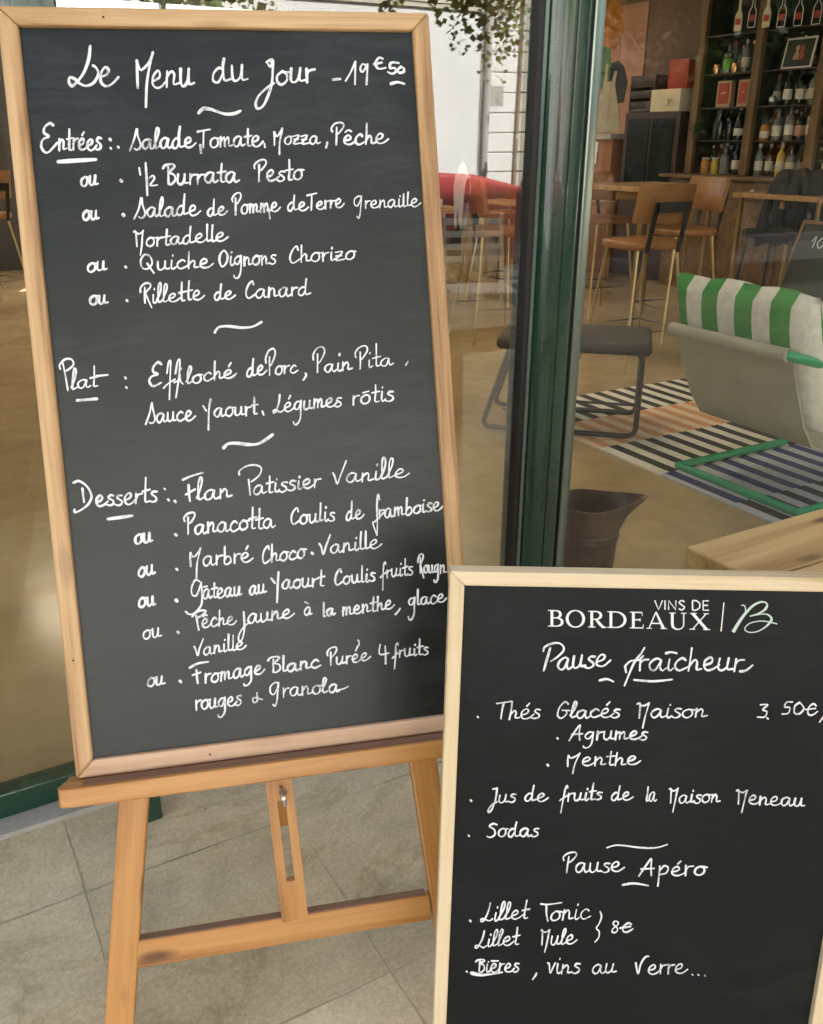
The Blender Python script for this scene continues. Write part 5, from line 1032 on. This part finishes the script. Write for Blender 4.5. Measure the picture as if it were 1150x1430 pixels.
flat('tree_crown', [(.42, .78), (.0, .85), (-.06, 1.05), (.02, 1.30), (.2, 1.42), (.42, 1.45)], 'paintorange', 0)
flat('hedge', [(.42, .45), (.14, .45), (.08, .7), (.12, .86), (.42, .9)], 'paintgreen', 1)
flat('shirt', [(.14, .30), (-.16, .30), (-.20, .50), (-.12, .66), (.0, .74), (.10, .70)], 'paintnavy', 2)
flat('apron', [(.30, -.0), (-.14, .0), (-.10, .22), (.0, .48), (-.02, .62), (.02, .62), (.06, .52), (.14, .52), (.14, .70), (.17, .70), (.20, .42), (.30, .34)], 'paintcream', 3)
flat('head', [(.09, .70), (-.01, .72), (-.05, .84), (-.02, .98), (.08, 1.0), (.13, .88)], 'paintskin', 3)
ct = thing('serving_sideboard', 'tall terracotta sideboard with a pale top below the painted panel', 'sideboard', (7.0, 8.75, .002))
P_(MB().box(6.95, 7.34, 7.95, 9.6, 0, 1.365), 'front', M['terracotta'], ct); P_(MB().box(6.90, 7.345, 7.93, 9.65, 1.368, 1.42), 'counter_slab', M['greystone'], ct, .004)
small('paper_sheets', 'bright white folded cloth hanging over the sideboard front', 'cloth', MB().box(-.012, -.004, -.28, .28, .0, .10).box(-.016, -.0125, -.28, -.17, -.12, .0).prism([(-.28, .0), (-.17, .0), (-.02, -.16), (-.12, -.16)], -.02, -.0165, 'x'), M['china'], (6.945, 8.45, 1.24), 0, 0, False)
# dark framed pictures on the back wall left of the board
small('wall_shelf', 'dark wall shelf on the black back wall', 'shelf', MB().box(-.6, .6, -.12, .12, 0, .03).box(-.5, -.47, .0, .12, -.12, 0).box(.47, .5, .0, .12, -.12, 0), M['darkbrown'], (.3, 10.92, 1.7))
# ================================================================ across the street (seen mirrored in the glass)
YB = -8.5
ob = thing('white_house', 'sunlit white house with stone courses across the street', 'house', (6, YB-3, 0))
P_(MB().box(-1.5, 9.35, YB-7, YB, 0, 8.2), 'wall', M['wallwhite'], ob)
q = MB()
for k in range(15):
    q.box(7.95, 8.60, YB-.004, YB+.022, .12+k*.27, .12+k*.27+.25)
P_(q, 'stone_courses', M['wallwhite'], ob, .006)
q = MB()
for k in range(15): q.box(8.604, 9.36, YB-.3, YB+.10, .12+k*.27, .12+k*.27+.25)
q.box(8.61, 9.34, YB-.3, YB+.07, .0, 4.2)
P_(q, 'corner_pilaster', M['wallpanel'], ob, .008)
P_(MB().box(-1.55, 9.40, YB-.1, YB+.025, 3.02, 3.08).box(-1.56, 9.42, YB-.1, YB+.035, 3.083, 3.2), 'string_course', M['wallpanel'], ob, .006)
P_(MB().box(-1.8, 9.7, YB-7.2, YB+.35, 8.2, 8.45), 'cornice', M['wallpanel'], ob, .02)
for x in (.4, 3.0, 5.4):
    for z in (3.9, 6.2):
        f = P_(MB().box(x-.55, x+.55, YB+.001, YB+.06, z-.05, z+1.55), 'window', M['white'], ob, .01); g = P_(MB().box(x-.45, x+.45, YB+.061, YB+.066, z+.05, z+1.45), 'pane', M['carglass'], ob); g.parent = f; g.matrix_parent_inverse = Matrix(); 
        for s in (-1, 1): P_(MB().box(x+s*.85-.27, x+s*.85+.27, YB+.002, YB+.045, z, z+1.5), 'shutter', M['greystone'], ob, .008)
P_(MB().box(2.4, 3.5, YB+.001, YB+.05, 0, 2.2), 'door', M['green'], ob, .01)
ob2 = thing('brown_house', 'dull brown stone house next to the white one across the street', 'house', (15, YB-3, 0))
P_(MB().box(9.9, 22, YB-8, YB-.6, 0, 7.4), 'wall', M['brownstone'], ob2)
for x in (11.4, 14, 17):
    for z in (.9, 3.9): P_(MB().box(x-.5, x+.5, YB-.599, YB-.54, z, z+1.6), 'window', M['darkbrown'], ob2, .01)
P_(MB().box(9.8, 22.2, YB-8, YB-.3, 7.4, 7.7), 'eaves', M['darkbrown'], ob2)
ob3 = thing('plain_house', 'plain white house with grey eaves across the street further left', 'house', (-9, YB-3, 0))
P_(MB().box(-24, -2.2, YB-7, YB+.2, 0, 7.6), 'wall', M['wallwhite'], ob3)
for x in (-5, -9, -13, -17):
    for z in (1.0, 4.4): P_(MB().box(x-.55, x+.55, YB+.201, YB+.25, z, z+1.7), 'window', M['white'], ob3, .01)
P_(MB().box(-24, -2.1, YB-7, YB+.45, 7.6, 7.9), 'eaves', M['greystone'], ob3)
# lamp post
lp_ = thing('lamp_post', 'pale grey street lamp post on the far pavement', 'street lamp', (6.85, -6.7, 0))
MB().tube([(0, 0, 0), (0, 0, .5), (0, 0, 5.2)], [.075, .062, .05], 16).build('column', M['pole'], lp_, 0, True); MB().lathe([(.12, 0), (.12, .06), (.08, .3), (.07, .32)], n=16).build('base', M['pole'], lp_, 0, True)
MB().tube([(0, 0, 5.15), (0, .5, 5.5), (0, 1.0, 5.55)], .035, 10).build('arm', M['pole'], lp_, 0, True); MB().box(-.1, .1, .8, 1.3, 5.42, 5.52).build('lamp_head', M['lamp'], lp_, .03, True)
MB().box(.06, .26, -.01, .01, 1.75, 1.98).build('sign_plate', M['pole'], lp_)
# ---- red car
def car(x, y, rz):
    r = thing('red_car', 'red hatchback parked along the kerb across from the shop', 'car', (x, y, -.108), rz)
    # side profile (length axis X, front at +X), lofted across the width with tumblehome
    low = [(-2.0, .30), (-2.02, .62), (-1.95, .90), (-1.3, .96), (.55, 1.0), (1.25, .97), (1.85, .86), (2.02, .62), (2.0, .28)]
    def loft(prof, ys_, name, mat, bev):
        q = MB(); n_ = len(prof)
        vs_ = [(px*(1 if abs(yy) < .7 else .97), yy, pz - (0 if abs(yy) < .7 else .05)) for yy in ys_ for px, pz in prof]
        fs = [(i*n_+k, i*n_+(k+1) % n_, (i+1)*n_+(k+1) % n_, (i+1)*n_+k) for i in range(len(ys_)-1) for k in range(n_)] + [tuple(range(n_))[::-1], tuple(range((len(ys_)-1)*n_, len(ys_)*n_))]
        return q.add(vs_, fs).build(name, mat, r, bev, True, 3)
    loft(low, (-.86, -.80, .80, .86), 'body', M['red'], .05)
    cab = [(-1.85, .95), (-1.55, 1.40), (-1.2, 1.47), (-.2, 1.47), (.1, 1.42), (.85, .98)]
    q = MB(); n_ = len(cab); vs_ = [(px, s*(.78 if pz < 1.1 else .62), pz) for s in (-1, 1) for px, pz in cab]
    q.add(vs_, [(k, (k+1) % n_, n_+(k+1) % n_, n_+k) for k in range(n_)] + [tuple(range(n_))[::-1], tuple(range(n_, 2*n_))]); q.build('cabin', M['red'], r, .04, True, 3)
    for s in (-1, 1):
        for a, b, c, d in ((-1.45, -.62, -.72, -1.30), (-.54, .52, .06, -.64)):
            q = MB(); k = .004
            def sy(z): return s*(.78 - (.16)*min(1, max(0, (z-1.0)/.40)) + k)
            q.add([(a, sy(1.02), 1.02), (b, sy(1.02), 1.02), (c, sy(1.38), 1.38), (d, sy(1.38), 1.38)] + [(px, py - s*.02, pz) for px, py, pz in [(a, sy(1.02), 1.02), (b, sy(1.02), 1.02), (c, sy(1.38), 1.38), (d, sy(1.38), 1.38)]], [(0, 1, 2, 3), (4, 7, 6, 5), (0, 4, 5, 1), (1, 5, 6, 2), (2, 6, 7, 3), (3, 7, 4, 0)]); q.build('side_window', M['carglass'], r)
        MB().box(-.60, -.42, s*.86-.012, s*.86+.012, .80, .83).build('door_handle', M['blackmetal'], r, .004)
        MB().box(.55, .72, s*.88-.06, s*.88+.06, .98, 1.09).build('mirror', M['red'], r, .03, True)
        for x_ in (-1.25, 1.25):
            w2 = MB().lathe([(.0, -.1), (.20, -.1), (.31, -.085), (.325, -.05), (.325, .05), (.31, .085), (.20, .1), (.0, .1)], n=28).build('wheel', M['tyre'], r, 0, True); w2.matrix_local = Matrix.Translation((x_, s*.79, .325)) @ Matrix.Rotation(R_(90), 4, 'X')
            rm = MB().lathe([(.0, -.105), (.19, -.104), (.19, .104), (.0, .105)], n=20).build('rim', M['steel'], w2)
        MB().box(1.838, 2.0, s*.62-.16, s*.62+.16, .66, .80).build('headlight', M['china'], r, .02, True); MB().box(-2.0, -1.9, s*.68-.1, s*.68+.1, .66, .86).build('tail_light', M['redbox'], r, .02, True)
    q = MB(); q.add([(.83, -.70, 1.005), (.83, .70, 1.005), (.16, .60, 1.405), (.16, -.60, 1.405), (.81, -.70, .99), (.81, .70, .99), (.14, .60, 1.39), (.14, -.60, 1.39)], [(0, 1, 2, 3), (7, 6, 5, 4), (0, 4, 5, 1), (1, 5, 6, 2), (2, 6, 7, 3), (3, 7, 4, 0)]); q.build('windscreen', M['carglass'], r)
    return r
rc = car(3.7, -4.95, R_(2)); rc.scale = (1.1, 1.0, 1.27)
hg = thing('hedge', 'added dark hedge along the far pavement, darkening the mirrored street', 'hedge', (15.9, -6.8, 0))  # hedge added to keep the street reflection in the right pane dark
rg = random.Random(77); vs_ = []; fs = []
for k in range(14000):
    p = Vector((rg.uniform(-6.6, 7), rg.uniform(-.35, .35), rg.uniform(.02, 2.1) + .06*math.sin(k))); a_ = Vector((rg.gauss(0, 1), rg.gauss(0, 1), rg.gauss(0, 1))).normalized(); b_ = a_.cross(Vector((rg.gauss(0, 1), rg.gauss(0, 1), rg.gauss(0, 1)))).normalized(); s = rg.uniform(.05, .09)
    i = len(vs_); vs_ += [p, p+a_*s+b_*s*.6, p+a_*s*2, p+a_*s-b_*s*.6]; fs.append((i, i+1, i+2, i+3))
MB().add(vs_, fs).build('foliage', leaf_mat('hedge leaves', (.012, .03, .01), (.04, .07, .02)), hg, recalc=False)
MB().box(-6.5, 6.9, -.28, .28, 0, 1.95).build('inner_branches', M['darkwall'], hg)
# ---- street trees
LM = [leaf_mat('yellow green leaves', (.09, .14, .02), (.26, .32, .06)), leaf_mat('dark green leaves', (.02, .05, .012), (.07, .11, .03)), leaf_mat('rusty leaves', (.09, .06, .015), (.24, .13, .03))]
def tree(x, y, zc, rx, rz_, n, mat, label, droop, seed, ox=0.0):
    rg = random.Random(seed); r = thing('street_tree', label, 'tree', (x, y, 0), 0, 'trees along the street')
    q = MB(); q.tube([(0, 0, -.12), (.05, .02, .8), (-.04, .05, 1.8), (.06, 0, zc-.2), (.0, .0, zc+rz_*.6)], [.15, .12, .10, .08, .03], 10)
    for k in range(7):
        a = k*.9+rg.random(); L = rx*rg.uniform(.5, .9); z0 = zc - .5 + .25*k/2
        q.tube([(0, 0, z0), (ox*.6+math.cos(a)*L*.5, math.sin(a)*L*.5, z0+.45), (ox+math.cos(a)*L, math.sin(a)*L, z0+.6)], [.05, .03, .012], 7)
    q.build('trunk', M['bark'], r, 0, True)
    q = MB(); vs_ = []; fs = []
    cl = []
    for k in range(34):
        d = Vector((rg.gauss(0, 1), rg.gauss(0, 1), rg.gauss(0, 1))).normalized()*rg.uniform(.35, 1)**.6
        cl.append((Vector((ox + d.x*rx, d.y*rx, zc + d.z*rz_)), rg.uniform(.22, .5)))
    def leaf(p, s):
        a = Vector((rg.gauss(0, 1), rg.gauss(0, 1), rg.gauss(0, .7))).normalized(); b = a.cross(Vector((rg.gauss(0, 1), rg.gauss(0, 1), rg.gauss(0, 1)))).normalized()*s*.5
        i = len(vs_); vs_.extend([p, p+a*s*.5+b, p+a*s, p+a*s*.5-b]); fs.append((i, i+1, i+2, i+3))
    for k in range(n):
        c, rr = rg.choice(cl); leaf(c + Vector((rg.gauss(0, rr*.5), rg.gauss(0, rr*.5), rg.gauss(0, rr*.42))), rg.uniform(.07, .13))
    for k in range(droop):
        a = rg.uniform(0, 6.28); rr = rx*rg.uniform(.35, 1.0); L = rg.uniform(.3, 1.35); px, py = math.cos(a)*rr, math.sin(a)*rr; sw_ = rg.uniform(-.25, .25)
        for j in range(int(L*42)):
            t = j/(L*42); leaf(Vector((ox+px+sw_*t+rg.gauss(0, .035), py+rg.gauss(0, .035), zc-rz_*.45-t*L)), rg.uniform(.05, .09)*(1.1-.4*t))
    q.add(vs_, fs); q.build('crown', mat, r, recalc=False)
tree(1.9, -4.5, 4.0, 2.4, 1.7, 9500, LM[0], 'yellow green street tree mirrored above the menu board', 34, 3)
tree(6.45, -4.6, 3.75, 1.15, 1.25, 4600, LM[0], 'yellow green street tree with hanging strands in front of the white house', 30, 8, -1.35)
tree(8.5, -4.2, 2.75, 1.7, 1.25, 9000, LM[1], 'dark green street tree mirrored over the bottle cabinet', 40, 12)
tree(10.6, -5.8, 2.6, 1.6, 1.5, 5600, LM[2], 'rusty leaved street tree further along the street', 24, 21)
tree(-3.4, -4.4, 3.9, 1.7, 1.3, 4200, LM[0], 'green street tree to the left of the shop', 16, 31)
